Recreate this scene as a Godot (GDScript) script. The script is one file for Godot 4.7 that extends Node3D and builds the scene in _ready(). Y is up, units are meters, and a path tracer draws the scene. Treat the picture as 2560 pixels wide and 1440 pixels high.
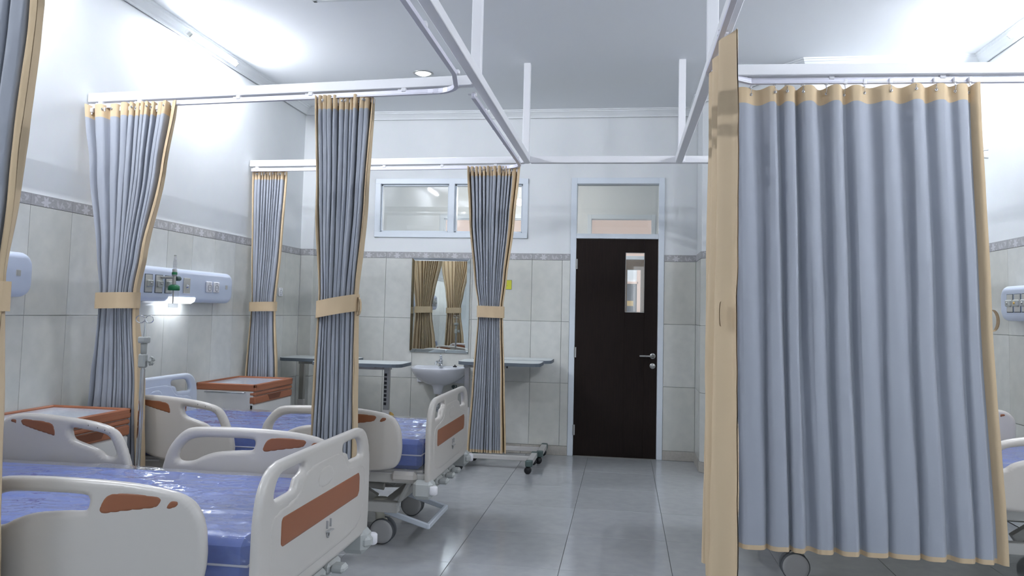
extends Node3D
# A hospital ward: two beds on the left, one behind the drawn curtain on the right, curtain rails on a white frame,
# a tiled far wall with door, window, mirror and basin, and a corridor behind it. Units are metres, y up.

const ZF := -7.68      # far wall
const XL := -3.22      # left wall
const XR := 2.66       # right wall
const HC := 3.40       # ceiling
var M := {}
var used := {}
var rng := RandomNumberGenerator.new()

# ------------------------------------------------------------------ nodes
func numbered(called: String) -> String:
	var n: int = used.get(called, 0)
	used[called] = n + 1
	return called if n == 0 else "%s_%03d" % [called, n]

func tag(o: Node, label: String, category: String, group := "") -> void:
	o.set_meta("label", label)
	o.set_meta("category", category)
	if group != "":
		o.set_meta("group", group)

func thing(called: String, label: String, category: String, at := Vector3.ZERO, turn := 0.0, group := "") -> Node3D:
	var o := Node3D.new()
	o.name = numbered(called)
	add_child(o)
	o.position = at
	o.rotation.y = turn
	tag(o, label, category, group)
	return o

func put(called: String, mesh: Mesh, m: Material, parent: Node3D, at := Vector3.ZERO) -> MeshInstance3D:
	var o := MeshInstance3D.new()
	o.mesh = mesh
	o.material_override = m
	o.name = numbered(called) if parent == self else called
	parent.add_child(o, true)
	o.position = at
	return o

func obj(called: String, st: SurfaceTool, m: Material, parent: Node3D, at := Vector3.ZERO) -> MeshInstance3D:
	return put(called, fin(st), m, parent, at)

func struct(called: String, st: SurfaceTool, m: Material) -> MeshInstance3D:
	var o := obj(called, st, m, self)
	o.set_meta("kind", "structure")
	return o

func holder(called: String, at := Vector3.ZERO, turn := 0.0) -> Node3D:
	var o := Node3D.new()
	o.name = numbered(called)
	add_child(o)
	o.position = at
	o.rotation.y = turn
	o.set_meta("kind", "structure")
	return o

func copy(src: Node3D, label: String, at: Vector3, turn := 0.0) -> Node3D:
	var c: Node3D = src.duplicate()
	var base: String = str(src.name)
	var re := RegEx.create_from_string("_\\d{3}$")
	base = re.sub(base, "")
	c.name = numbered(base)
	add_child(c)
	c.position = at
	c.rotation.y = turn
	c.set_meta("label", label)
	return c

# ------------------------------------------------------------------ meshes
func mb() -> SurfaceTool:
	var st := SurfaceTool.new()
	st.begin(Mesh.PRIMITIVE_TRIANGLES)
	st.set_smooth_group(-1)
	return st

func fin(st: SurfaceTool) -> ArrayMesh:
	st.generate_normals()
	return st.commit()

func tri(st: SurfaceTool, a: Vector3, b: Vector3, c: Vector3, away: Vector3) -> void:
	var n := (c - a).cross(b - a)
	if n.length_squared() < 1e-16:
		return
	if n.dot((a + b + c) / 3.0 - away) < 0.0:
		var t := b
		b = c
		c = t
	st.add_vertex(a)
	st.add_vertex(b)
	st.add_vertex(c)

func quad(st: SurfaceTool, a: Vector3, b: Vector3, c: Vector3, d: Vector3, away: Vector3) -> void:
	tri(st, a, b, c, away)
	tri(st, a, c, d, away)

# a box with chamfered edges
func box(st: SurfaceTool, c: Vector3, s: Vector3, bev := 0.0, basis := Basis.IDENTITY) -> void:
	st.set_smooth_group(-1)
	var h := s * 0.5
	var b := minf(bev, minf(h.x, minf(h.y, h.z)) * 0.98)
	var p := {}
	for i in 8:
		var sg := Vector3(1 if i & 1 else -1, 1 if i & 2 else -1, 1 if i & 4 else -1)
		for ax in 3:
			var v := Vector3.ZERO
			for k in 3:
				v[k] = sg[k] * (h[k] if k == ax else h[k] - b)
			p[i * 3 + ax] = c + basis * v
	for ax in 3:
		var u: int = 1 << ((ax + 1) % 3)
		var w: int = 1 << ((ax + 2) % 3)
		for sd in 2:
			var o: int = (1 << ax) if sd else 0
			quad(st, p[o * 3 + ax], p[(o | u) * 3 + ax], p[(o | u | w) * 3 + ax], p[(o | w) * 3 + ax], c)
	if b <= 0.0:
		return
	for ax in 3:
		var u2: int = (ax + 1) % 3
		var w2: int = (ax + 2) % 3
		for q in 4:
			var o2: int = ((1 << u2) if q & 1 else 0) | ((1 << w2) if q & 2 else 0)
			var e: int = o2 | (1 << ax)
			quad(st, p[o2 * 3 + u2], p[e * 3 + u2], p[e * 3 + w2], p[o2 * 3 + w2], c)
	for i in 8:
		tri(st, p[i * 3], p[i * 3 + 1], p[i * 3 + 2], c)

func span(st: SurfaceTool, a: Vector3, b: Vector3, bev := 0.0) -> void:
	box(st, (a + b) * 0.5, (b - a).abs(), bev)

# a bar of rectangular section from a to b (w across, h up)
func bar(st: SurfaceTool, a: Vector3, b: Vector3, w: float, h: float, bev := 0.002) -> void:
	var d := (b - a).normalized()
	var up := Vector3.UP if absf(d.y) < 0.9 else Vector3.BACK
	var sx := up.cross(d).normalized()
	var sy := d.cross(sx).normalized()
	box(st, (a + b) * 0.5, Vector3(w, h, a.distance_to(b)), bev, Basis(sx, sy, d))

# a smooth tube through points; sides around
func tube(st: SurfaceTool, pts: Array, r: float, sides := 10, squash := Vector2.ONE, capped := true) -> void:
	st.set_smooth_group(0)
	var n := pts.size()
	var closed: bool = n > 3 and (pts[0] as Vector3).distance_to(pts[n - 1]) < 1e-6
	var side := Vector3.ZERO
	var rings := []
	for i in n:
		var p: Vector3 = pts[i]
		var d: Vector3
		if i == 0:
			d = pts[1] - pts[0]
		elif i == n - 1:
			d = pts[n - 1] - pts[n - 2]
		else:
			d = (pts[i + 1] - pts[i]).normalized() + (pts[i] - pts[i - 1]).normalized()
		if closed and (i == 0 or i == n - 1):
			d = (pts[1] - pts[0]).normalized() + (pts[n - 1] - pts[n - 2]).normalized()
		d = d.normalized()
		if side == Vector3.ZERO:
			side = (Vector3.UP if absf(d.y) < 0.9 else Vector3.RIGHT).cross(d).normalized()
		side = (side - d * side.dot(d)).normalized()
		var up := d.cross(side)
		var ring := []
		for k in sides:
			var a := TAU * k / sides
			ring.append(p + side * cos(a) * r * squash.x + up * sin(a) * r * squash.y)
		rings.append(ring)
	for i in n - 1:
		var mid: Vector3 = (pts[i] + pts[i + 1]) * 0.5
		for k in sides:
			var k2 := (k + 1) % sides
			quad(st, rings[i][k], rings[i][k2], rings[i + 1][k2], rings[i + 1][k], mid)
	if capped and not closed:
		st.set_smooth_group(-1)
		for e in [0, n - 1]:
			var inside: Vector3 = pts[1] if e == 0 else pts[n - 2]
			for k in sides:
				tri(st, pts[e], rings[e][k], rings[e][(k + 1) % sides], inside)

# a turned shape: profile of (radius, height) about y, moved by xf
func lathe(st: SurfaceTool, prof: Array, sides := 20, xf := Transform3D.IDENTITY, smooth := true) -> void:
	st.set_smooth_group(0 if smooth else -1)
	for i in prof.size() - 1:
		var a: Vector2 = prof[i]
		var b: Vector2 = prof[i + 1]
		var t := b - a
		var nn := Vector2(t.y, -t.x)     # away from the axis for a profile that runs upwards
		if t.length() < 1e-6:
			continue
		for k in sides:
			var c0 := TAU * k / sides
			var c1 := TAU * (k + 1) / sides
			var p := [Vector3(a.x * cos(c0), a.y, a.x * sin(c0)), Vector3(a.x * cos(c1), a.y, a.x * sin(c1)), Vector3(b.x * cos(c1), b.y, b.x * sin(c1)), Vector3(b.x * cos(c0), b.y, b.x * sin(c0))]
			var cm := (c0 + c1) * 0.5
			var inside: Vector3 = (p[0] + p[1] + p[2] + p[3]) * 0.25 - Vector3(nn.x * cos(cm), nn.y, nn.x * sin(cm))
			quad(st, xf * p[0], xf * p[1], xf * p[2], xf * p[3], xf * inside)

func rod(st: SurfaceTool, a: Vector3, b: Vector3, r: float, sides := 16) -> void:
	tube(st, [a, b], r, sides)

# a flat outline (2D) given depth along local z, moved by xf
func prism(st: SurfaceTool, pts: PackedVector2Array, z0: float, z1: float, xf := Transform3D.IDENTITY) -> void:
	st.set_smooth_group(-1)
	var ix := Geometry2D.triangulate_polygon(pts)
	var zm := (z0 + z1) * 0.5
	for i in range(0, ix.size(), 3):
		var a := pts[ix[i]]
		var b := pts[ix[i + 1]]
		var c := pts[ix[i + 2]]
		var g := (a + b + c) / 3.0
		for z in [z0, z1]:
			tri(st, xf * Vector3(a.x, a.y, z), xf * Vector3(b.x, b.y, z), xf * Vector3(c.x, c.y, z), xf * Vector3(g.x, g.y, zm))
	var ccw := not Geometry2D.is_polygon_clockwise(pts)
	for i in pts.size():
		var a := pts[i]
		var b := pts[(i + 1) % pts.size()]
		var t := (b - a).normalized()
		var nn := Vector2(t.y, -t.x) * (1.0 if ccw else -1.0)
		var g2 := (a + b) * 0.5 - nn * 0.01
		quad(st, xf * Vector3(a.x, a.y, z0), xf * Vector3(b.x, b.y, z0), xf * Vector3(b.x, b.y, z1), xf * Vector3(a.x, a.y, z1), xf * Vector3(g2.x, g2.y, zm))

func rounded_rect(x0: float, y0: float, x1: float, y1: float, r: float, n := 5) -> PackedVector2Array:
	var out := PackedVector2Array()
	for q in 4:
		var cx: float = x1 - r if q == 0 or q == 3 else x0 + r
		var cy: float = y1 - r if q < 2 else y0 + r
		for i in n + 1:
			var a := PI * 0.5 * (q + float(i) / n)
			out.append(Vector2(cx + cos(a) * r, cy + sin(a) * r))
	return out

# closed Catmull-Rom through control points
func smooth2(ctrl: Array, per := 5) -> PackedVector2Array:
	var out := PackedVector2Array()
	var n := ctrl.size()
	for i in n:
		var a: Vector2 = ctrl[(i + n - 1) % n]
		var b: Vector2 = ctrl[i]
		var c: Vector2 = ctrl[(i + 1) % n]
		var d: Vector2 = ctrl[(i + 2) % n]
		for k in per:
			out.append(b.cubic_interpolate(c, a, d, float(k) / per))
	return out

func vv(flat: Array) -> Array:
	var out := []
	for i in range(0, flat.size(), 2):
		out.append(Vector2(flat[i], flat[i + 1]))
	return out

func sd_poly(p: Vector2, poly: PackedVector2Array) -> float:
	var d := 1e9
	var s := 1.0
	var n := poly.size()
	var b: Vector2 = poly[n - 1]
	for i in n:
		var a: Vector2 = poly[i]
		var e := b - a
		var w := p - a
		var q := w - e * clampf(w.dot(e) / e.length_squared(), 0.0, 1.0)
		d = minf(d, q.length_squared())
		var c1 := p.y >= a.y
		var c2 := p.y < b.y
		var c3 := e.x * w.y > e.y * w.x
		if (c1 and c2 and c3) or not (c1 or c2 or c3):
			s = -s
		b = a
	return s * sqrt(d)

# a moulded plate: outline with holes, half thickness t along z, edges rounded by r; surface nets on a grid
func plate(outer: PackedVector2Array, holes: Array, t: float, r: float, cell := 0.009, xf := Transform3D.IDENTITY) -> ArrayMesh:
	var lo := outer[0]
	var hi := outer[0]
	for p in outer:
		lo = lo.min(p)
		hi = hi.max(p)
	lo -= Vector2(cell, cell) * 1.6
	hi += Vector2(cell, cell) * 1.6
	var nx := int(ceil((hi.x - lo.x) / cell)) + 1
	var ny := int(ceil((hi.y - lo.y) / cell)) + 1
	var nzh := maxi(3, int(ceil(t / cell * 1.3)) + 1)
	var cz := t * 2.0 / (nzh * 2 - 3)
	var nz := nzh * 2
	var z0 := -cz * (nz - 1) * 0.5
	var sd := PackedFloat32Array()
	sd.resize(nx * ny)
	for j in ny:
		for i in nx:
			var p := lo + Vector2(i, j) * cell
			var d := sd_poly(p, outer)
			if d < r + cell:
				for h in holes:
					d = maxf(d, -sd_poly(p, h))
			sd[j * nx + i] = d
	var f := PackedFloat32Array()
	f.resize(nx * ny * nz)
	for k in nz:
		var qz := absf(z0 + k * cz) - t + r
		for i in nx * ny:
			var qx := sd[i] + r
			f[k * nx * ny + i] = minf(maxf(qx, qz), 0.0) + Vector2(maxf(qx, 0.0), maxf(qz, 0.0)).length() - r
	var vid := {}
	var pos := PackedVector3Array()
	var nor := PackedVector3Array()
	var sxy := nx * ny
	for k in nz - 1:
		for j in ny - 1:
			for i in nx - 1:
				var b0 := k * sxy + j * nx + i
				var v := [f[b0], f[b0 + 1], f[b0 + nx], f[b0 + nx + 1], f[b0 + sxy], f[b0 + sxy + 1], f[b0 + sxy + nx], f[b0 + sxy + nx + 1]]
				var neg := 0
				for q in 8:
					if v[q] < 0.0:
						neg += 1
				if neg == 0 or neg == 8:
					continue
				var acc := Vector3.ZERO
				var cnt := 0
				for q in 8:
					for ax in 3:
						var q2: int = q | (1 << ax)
						if q2 == q or (v[q] < 0.0) == (v[q2] < 0.0):
							continue
						var u: float = v[q] / (v[q] - v[q2])
						var e := Vector3(q & 1, (q >> 1) & 1, (q >> 2) & 1)
						e[ax] += u
						acc += e
						cnt += 1
				acc /= cnt
				vid[b0] = pos.size()
				pos.append(xf * Vector3(lo.x + (i + acc.x) * cell, lo.y + (j + acc.y) * cell, z0 + (k + acc.z) * cz))
				var g := Vector3((v[1] + v[3] + v[5] + v[7] - v[0] - v[2] - v[4] - v[6]) / cell, (v[2] + v[3] + v[6] + v[7] - v[0] - v[1] - v[4] - v[5]) / cell, (v[4] + v[5] + v[6] + v[7] - v[0] - v[1] - v[2] - v[3]) / cz)
				nor.append((xf.basis * g).normalized())
	var ind := PackedInt32Array()
	var step := [1, nx, sxy]
	for b0 in vid:
		for ax in 3:
			var u: int = step[(ax + 1) % 3]
			var w: int = step[(ax + 2) % 3]
			var e1: int = b0 + step[ax]
			if e1 >= f.size() or (f[b0] < 0.0) == (f[e1] < 0.0):
				continue
			if not (vid.has(b0 - u) and vid.has(b0 - w) and vid.has(b0 - u - w)):
				continue
			var q := [vid[b0], vid[b0 - u], vid[b0 - u - w], vid[b0 - w]]
			var nn: Vector3 = nor[q[0]] + nor[q[1]] + nor[q[2]] + nor[q[3]]
			var fl: bool = (pos[q[2]] - pos[q[0]]).cross(pos[q[1]] - pos[q[0]]).dot(nn) < 0.0
			if fl:
				ind.append_array([q[0], q[2], q[1], q[0], q[3], q[2]])
			else:
				ind.append_array([q[0], q[1], q[2], q[0], q[2], q[3]])
	var arr := []
	arr.resize(Mesh.ARRAY_MAX)
	arr[Mesh.ARRAY_VERTEX] = pos
	arr[Mesh.ARRAY_NORMAL] = nor
	arr[Mesh.ARRAY_INDEX] = ind
	var am := ArrayMesh.new()
	am.add_surface_from_arrays(Mesh.PRIMITIVE_TRIANGLES, arr)
	return am

func joined(meshes: Array) -> ArrayMesh:
	var st := SurfaceTool.new()
	st.begin(Mesh.PRIMITIVE_TRIANGLES)
	for m in meshes:
		st.append_from(m, 0, Transform3D.IDENTITY)
	return st.commit()

# a sheet of points [row][column]; normals from the sheet
func sheet(rows: Array, r0: int, r1: int, c0: int, c1: int, off := 0.0, uv := false) -> ArrayMesh:
	var pos := PackedVector3Array()
	var nor := PackedVector3Array()
	var ind := PackedInt32Array()
	var w := c1 - c0 + 1
	var nr := rows.size()
	var nc: int = rows[0].size()
	for j in range(r0, r1 + 1):
		for i in range(c0, c1 + 1):
			var du: Vector3 = rows[j][mini(i + 1, nc - 1)] - rows[j][maxi(i - 1, 0)]
			var dv: Vector3 = rows[mini(j + 1, nr - 1)][i] - rows[maxi(j - 1, 0)][i]
			var n := dv.cross(du).normalized()
			pos.append(rows[j][i] + n * off)
			nor.append(n * (-1.0 if off < 0.0 else 1.0))
	for j in r1 - r0:
		for i in w - 1:
			var a := j * w + i
			if off < 0.0:
				ind.append_array([a, a + w, a + 1, a + 1, a + w, a + w + 1])
			else:
				ind.append_array([a, a + 1, a + w, a + 1, a + w + 1, a + w])
	var arr := []
	arr.resize(Mesh.ARRAY_MAX)
	arr[Mesh.ARRAY_VERTEX] = pos
	arr[Mesh.ARRAY_NORMAL] = nor
	arr[Mesh.ARRAY_INDEX] = ind
	var am := ArrayMesh.new()
	am.add_surface_from_arrays(Mesh.PRIMITIVE_TRIANGLES, arr)
	return am

# ------------------------------------------------------------------ materials
func c8(r: int, g: int, b: int) -> Color:
	return Color(r / 255.0, g / 255.0, b / 255.0)

func mat(c: Color, rough := 0.5, metal := 0.0, spec := 0.5) -> StandardMaterial3D:
	var m := StandardMaterial3D.new()
	m.albedo_color = c
	m.roughness = rough
	m.metallic = metal
	m.metallic_specular = spec
	return m

func noise_tex(freq: float, lo: Color, hi: Color, seed_: int, oct := 4, type := FastNoiseLite.TYPE_SIMPLEX_SMOOTH) -> NoiseTexture2D:
	var n := FastNoiseLite.new()
	n.seed = seed_
	n.noise_type = type
	n.frequency = freq
	n.fractal_octaves = oct
	var g := Gradient.new()
	g.set_color(0, lo)
	g.set_color(1, hi)
	var t := NoiseTexture2D.new()
	t.width = 512
	t.height = 512
	t.seamless = true
	t.noise = n
	t.color_ramp = g
	return t

func textured(m: StandardMaterial3D, t: Texture2D, scale: Vector3) -> StandardMaterial3D:
	m.albedo_texture = t
	m.uv1_triplanar = true
	m.uv1_world_triplanar = true
	m.uv1_scale = scale
	return m

func glow(c: Color, e: float) -> StandardMaterial3D:
	var m := mat(c, 0.5)
	m.emission_enabled = true
	m.emission = c
	m.emission_energy_multiplier = e
	return m

func pane(alpha := 0.08, c := Color(0.9, 0.95, 0.95)) -> StandardMaterial3D:
	var m := mat(Color(c.r, c.g, c.b, alpha), 0.02)
	m.transparency = BaseMaterial3D.TRANSPARENCY_ALPHA
	return m

func leaf_on(im: Image, c: Vector2, ang: float, len_: float, wid: float, col: Color) -> void:
	for y in range(maxi(0, int(c.y - len_)), mini(im.get_height(), int(c.y + len_) + 1)):
		for x in range(maxi(0, int(c.x - len_)), mini(im.get_width(), int(c.x + len_) + 1)):
			var d := (Vector2(x, y) - c).rotated(-ang)
			var u := d.x / len_
			if u > 0.0 and u < 1.0 and absf(d.y) < wid * sin(PI * pow(u, 0.8)):
				im.set_pixel(x, y, col)

func border_texture() -> ImageTexture:
	var im := Image.create(256, 56, false, Image.FORMAT_RGB8)
	var n := FastNoiseLite.new()
	n.seed = 4
	n.frequency = 0.05
	for y in 56:
		for x in 256:
			var v := 0.64 + 0.05 * n.get_noise_2d(x, y * 2.0)
			im.set_pixel(x, y, Color(v, v, v * 1.012))
	var lt := Color(0.77, 0.775, 0.785)
	var lt2 := Color(0.73, 0.735, 0.745)
	for a in [-0.15, 0.95, 2.0, 3.05, -1.2, -2.0]:
		leaf_on(im, Vector2(88, 33), a, 32, 6.5, lt)
	for s in [[168, 50, -1.9, 34, 7], [176, 52, -1.2, 40, 7], [158, 44, -1.55, 36, 4], [190, 30, 0.9, 24, 6], [20, 14, 0.8, 30, 7], [30, 8, 0.2, 26, 6], [24, 46, -1.4, 28, 5], [222, 40, -0.9, 34, 6], [214, 12, 0.4, 22, 5], [236, 10, 1.5, 22, 5], [132, 12, 2.4, 14, 4], [122, 46, 0.4, 16, 4]]:
		leaf_on(im, Vector2(s[0], s[1]), s[2], s[3], s[4], lt2)
	return ImageTexture.create_from_image(im)

func materials() -> void:
	M.plaster = textured(mat(Color.WHITE, 0.7, 0.0, 0.3), noise_tex(0.01, c8(226, 230, 232), c8(232, 235, 236), 3), Vector3(0.4, 0.4, 0.4))
	M.ceiling = mat(c8(238, 241, 243), 0.8, 0.0, 0.2)
	M.grout = mat(c8(150, 150, 146), 0.9)
	M.tile_a = textured(mat(Color.WHITE, 0.16), noise_tex(0.012, c8(208, 210, 206), c8(219, 220, 215), 7), Vector3(1.3, 1.3, 1.3))
	M.tile_b = textured(mat(c8(250, 250, 248), 0.17), noise_tex(0.012, c8(206, 208, 204), c8(218, 218, 213), 17), Vector3(1.1, 1.1, 1.1))
	M.floor_a = textured(mat(Color.WHITE, 0.13), noise_tex(0.02, c8(172, 175, 178), c8(182, 184, 186), 21), Vector3(0.8, 0.8, 0.8))
	M.floor_b = textured(mat(c8(252, 252, 252), 0.14), noise_tex(0.02, c8(170, 173, 176), c8(181, 183, 185), 22), Vector3(0.9, 0.9, 0.9))
	M.floor_grout = mat(c8(120, 120, 118), 0.8)
	M.skirt = textured(mat(Color.WHITE, 0.25), noise_tex(0.03, c8(176, 172, 164), c8(190, 186, 178), 9), Vector3(2, 2, 2))
	M.border = mat(Color.WHITE, 0.3)
	M.border.albedo_texture = border_texture()
	M.frame_white = mat(c8(222, 230, 238), 0.35)
	M.beam_white = mat(c8(232, 233, 236), 0.4)
	M.rail_white = mat(c8(214, 214, 226), 0.35, 0.15)
	M.plastic_white = mat(c8(236, 236, 240), 0.35)
	M.clear_plastic = mat(c8(225, 228, 235), 0.2)
	var wood := noise_tex(0.02, c8(27, 21, 19), c8(37, 29, 26), 31)
	M.door_wood = textured(mat(Color.WHITE, 0.6, 0.0, 0.25), wood, Vector3(6, 0.35, 6))
	M.door_brown = textured(mat(Color.WHITE, 0.5), noise_tex(0.02, c8(96, 74, 48), c8(110, 86, 58), 33), Vector3(6, 0.4, 6))
	M.steel = mat(c8(178, 178, 176), 0.32, 0.95)
	M.chrome = mat(c8(205, 208, 212), 0.08, 1.0)
	M.glass = pane(0.06)
	M.glass_grey = pane(0.2, c8(150, 160, 160))
	M.mirror = mat(c8(214, 220, 218), 0.01, 1.0)
	M.ceramic = mat(c8(222, 225, 232), 0.08)
	M.black = mat(c8(22, 24, 30), 0.4)
	M.bed_plastic = mat(c8(196, 192, 186), 0.28)
	M.bed_blue_white = mat(c8(206, 214, 224), 0.25)
	M.bed_steel = mat(c8(198, 197, 192), 0.4)
	M.accent = textured(mat(Color.WHITE, 0.42), noise_tex(0.6, c8(134, 82, 54), c8(146, 93, 64), 41, 1), Vector3(6, 6, 6))
	M.bumper = mat(c8(182, 186, 184), 0.45)
	M.wheel_grey = mat(c8(170, 170, 170), 0.5)
	M.tyre = mat(c8(84, 88, 92), 0.6)
	M.hub = mat(c8(206, 204, 190), 0.45)
	M.mattress = textured(mat(Color.WHITE, 0.55), noise_tex(0.03, c8(54, 82, 160), c8(66, 96, 176), 43), Vector3(2, 2, 2))
	M.piping = mat(c8(205, 205, 215), 0.5)
	M.film = pane(0.10, c8(235, 240, 250))
	M.film.roughness = 0.05
	M.cloth = textured(mat(Color.WHITE, 0.62, 0.0, 0.35), noise_tex(0.4, c8(156, 161, 171), c8(166, 171, 180), 51, 2), Vector3(5, 5, 5))
	M.cloth.rim_enabled = true
	M.cloth.rim = 0.35
	M.tan = textured(mat(Color.WHITE, 0.75, 0.0, 0.3), noise_tex(0.4, c8(200, 178, 146), c8(209, 187, 154), 52, 2), Vector3(5, 5, 5))
	M.lining = textured(mat(Color.WHITE, 0.8, 0.0, 0.3), noise_tex(0.4, c8(198, 178, 148), c8(207, 187, 157), 53, 2), Vector3(5, 5, 5))
	M.cab_white = mat(c8(222, 222, 220), 0.35)
	M.cab_brown = textured(mat(Color.WHITE, 0.45), noise_tex(0.5, c8(158, 98, 68), c8(168, 108, 77), 61, 1), Vector3(6, 6, 6))
	M.cab_dark = mat(c8(112, 66, 44), 0.6)
	M.tray = textured(mat(Color.WHITE, 0.14), noise_tex(0.02, c8(196, 206, 222), c8(222, 228, 238), 63), Vector3(3, 3, 3))
	M.table_top = mat(c8(214, 220, 220), 0.3)
	M.table_edge = mat(c8(96, 106, 116), 0.5)
	M.table_steel = mat(c8(168, 170, 170), 0.3, 0.6)
	M.cap_green = mat(c8(84, 102, 100), 0.5)
	M.foot_white = mat(c8(200, 198, 196), 0.4)
	M.console = mat(c8(206, 216, 234), 0.32)
	M.plate_steel = mat(c8(196, 196, 192), 0.35, 0.3)
	M.green = mat(c8(20, 118, 74), 0.35)
	M.dark_green = mat(c8(62, 84, 80), 0.5)
	M.yellow = mat(c8(206, 208, 62), 0.5)
	M.label_yellow = mat(c8(196, 160, 84), 0.6)
	M.grey_plastic = mat(c8(172, 176, 172), 0.4)
	M.socket_hole = mat(c8(168, 170, 176), 0.5)
	M.lamp = glow(c8(238, 244, 255), 14.0)
	M.reading = glow(c8(240, 246, 255), 5.0)
	M.spot = glow(c8(238, 246, 255), 9.0)
	M.pink = mat(c8(226, 190, 168), 0.9)
	M.white_out = mat(c8(235, 236, 232), 0.8)
	M.dark_glass = mat(c8(58, 56, 66), 0.1)

# ------------------------------------------------------------------ the room
var tile_cache := {}

func slab(w: float, h: float, d: float, dir: Vector3, n: Vector3) -> ArrayMesh:
	var key := "%.3f %.3f %.3f %s %s" % [w, h, d, dir, n]
	if not tile_cache.has(key):
		var st := mb()
		box(st, Vector3.ZERO, Vector3(w, h, d), 0.0015, Basis(dir, n.cross(dir), n))
		tile_cache[key] = fin(st)
	return tile_cache[key]

# rows of tiles on a wall: from base point along dir; face is d proud of the point
func tiles(parent: Node3D, base: Vector3, dir: Vector3, n: Vector3, cols: Array, rows: Array, d := 0.01, called := "tile") -> void:
	for j in rows.size() - 1:
		for i in cols.size() - 1:
			var w: float = absf(cols[i + 1] - cols[i]) - 0.003
			var h: float = rows[j + 1] - rows[j] - 0.003
			if w < 0.02:
				continue
			var at: Vector3 = base + dir * ((cols[i] + cols[i + 1]) * 0.5) + Vector3.UP * ((rows[j] + rows[j + 1]) * 0.5) + n * (d * 0.5 + rng.randf() * 0.0006)
			put(called, slab(w, h, d, dir, n), M.tile_a if rng.randf() < 0.55 else M.tile_b, parent, at)

# printed border tiles
func border_tiles(parent: Node3D, base: Vector3, dir: Vector3, n: Vector3, cols: Array, y0: float, y1: float, pitch := 0.326) -> void:
	for i in cols.size() - 1:
		var a: float = cols[i]
		var b: float = cols[i + 1]
		var w := absf(b - a) - 0.002
		if w < 0.02:
			continue
		var h := y1 - y0 - 0.002
		var st := mb()
		var x := dir * (w * 0.5)
		var y := Vector3.UP * (h * 0.5)
		var z := n * 0.005
		var u1 := minf(1.0, w / pitch)
		for f in [[x, y, z], [x, -z, y], [x, z, -y], [z, y, -x], [-z, y, x]]:
			var c: Vector3 = f[2]
			var p := [c - f[0] + f[1], c + f[0] + f[1], c + f[0] - f[1], c - f[0] - f[1]]
			var uv := [Vector2(0, 0.02), Vector2(u1, 0.02), Vector2(u1, 0.98), Vector2(0, 0.98)]
			for k in [0, 1, 2, 0, 2, 3]:
				st.set_uv(uv[k] if f[2] == z else Vector2(0.02, 0.1))
				st.add_vertex(p[k])
		obj("border_tile", st, M.border, parent, base + dir * ((a + b) * 0.5) + Vector3.UP * ((y0 + y1) * 0.5) + n * 0.0055)

func steps(a: float, b: float, on: float, pitch: float) -> Array:
	var out := [a]
	var k: float = on + ceil((a + 0.02 - on) / pitch) * pitch
	while k < b - 0.02:
		out.append(k)
		k += pitch
	out.append(b)
	return out

const ROWS := [0.09, 0.695, 1.295, 1.90]

# a wall behind the line a-b (x, z); the room lies to its right-hand normal n
func wall_seg(st: SurfaceTool, a: Vector2, b: Vector2, y0: float, y1: float, back := 0.01, thick := 0.15, more := 0.0) -> void:
	var d := (b - a).normalized()
	var n := Vector2(-d.y, d.x)
	var A := a - d * more
	var B := b + d * more
	var c := (A + B) * 0.5 - n * (back + thick * 0.5)
	var basis := Basis(Vector3(d.x, 0, d.y), Vector3.UP, Vector3(n.x, 0, n.y))
	box(st, Vector3(c.x, (y0 + y1) * 0.5, c.y), Vector3(A.distance_to(B), y1 - y0, thick), 0.0, basis)

func dress(parent: Node3D, a: Vector2, b: Vector2, on: float, pitch: float, s0 := 0.0, s1 := 1e9) -> void:
	var d := (b - a).normalized()
	var n := Vector2(-d.y, d.x)
	var len_ := minf(a.distance_to(b), s1)
	var base := Vector3(a.x - n.x * 0.01, 0, a.y - n.y * 0.01)
	var d3 := Vector3(d.x, 0, d.y)
	var n3 := Vector3(n.x, 0, n.y)
	var cols := steps(s0, len_, on, pitch)
	tiles(parent, base, d3, n3, cols, ROWS)
	border_tiles(parent, base, d3, n3, cols, 1.90, 1.965)

func skirting(called: String, a: Vector2, b: Vector2) -> void:
	var h := holder(called)
	var d := (b - a).normalized()
	var n := Vector2(-d.y, d.x)
	var cols := steps(0.0, a.distance_to(b), 0.3, 0.6)
	for i in cols.size() - 1:
		var w: float = cols[i + 1] - cols[i] - 0.002
		var c: Vector2 = a + d * ((cols[i] + cols[i + 1]) * 0.5) - n * 0.001
		put("skirting_tile", slab(w, 0.088, 0.018, Vector3(d.x, 0, d.y), Vector3(n.x, 0, n.y)), M.skirt, h, Vector3(c.x, 0.045, c.y))

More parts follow.
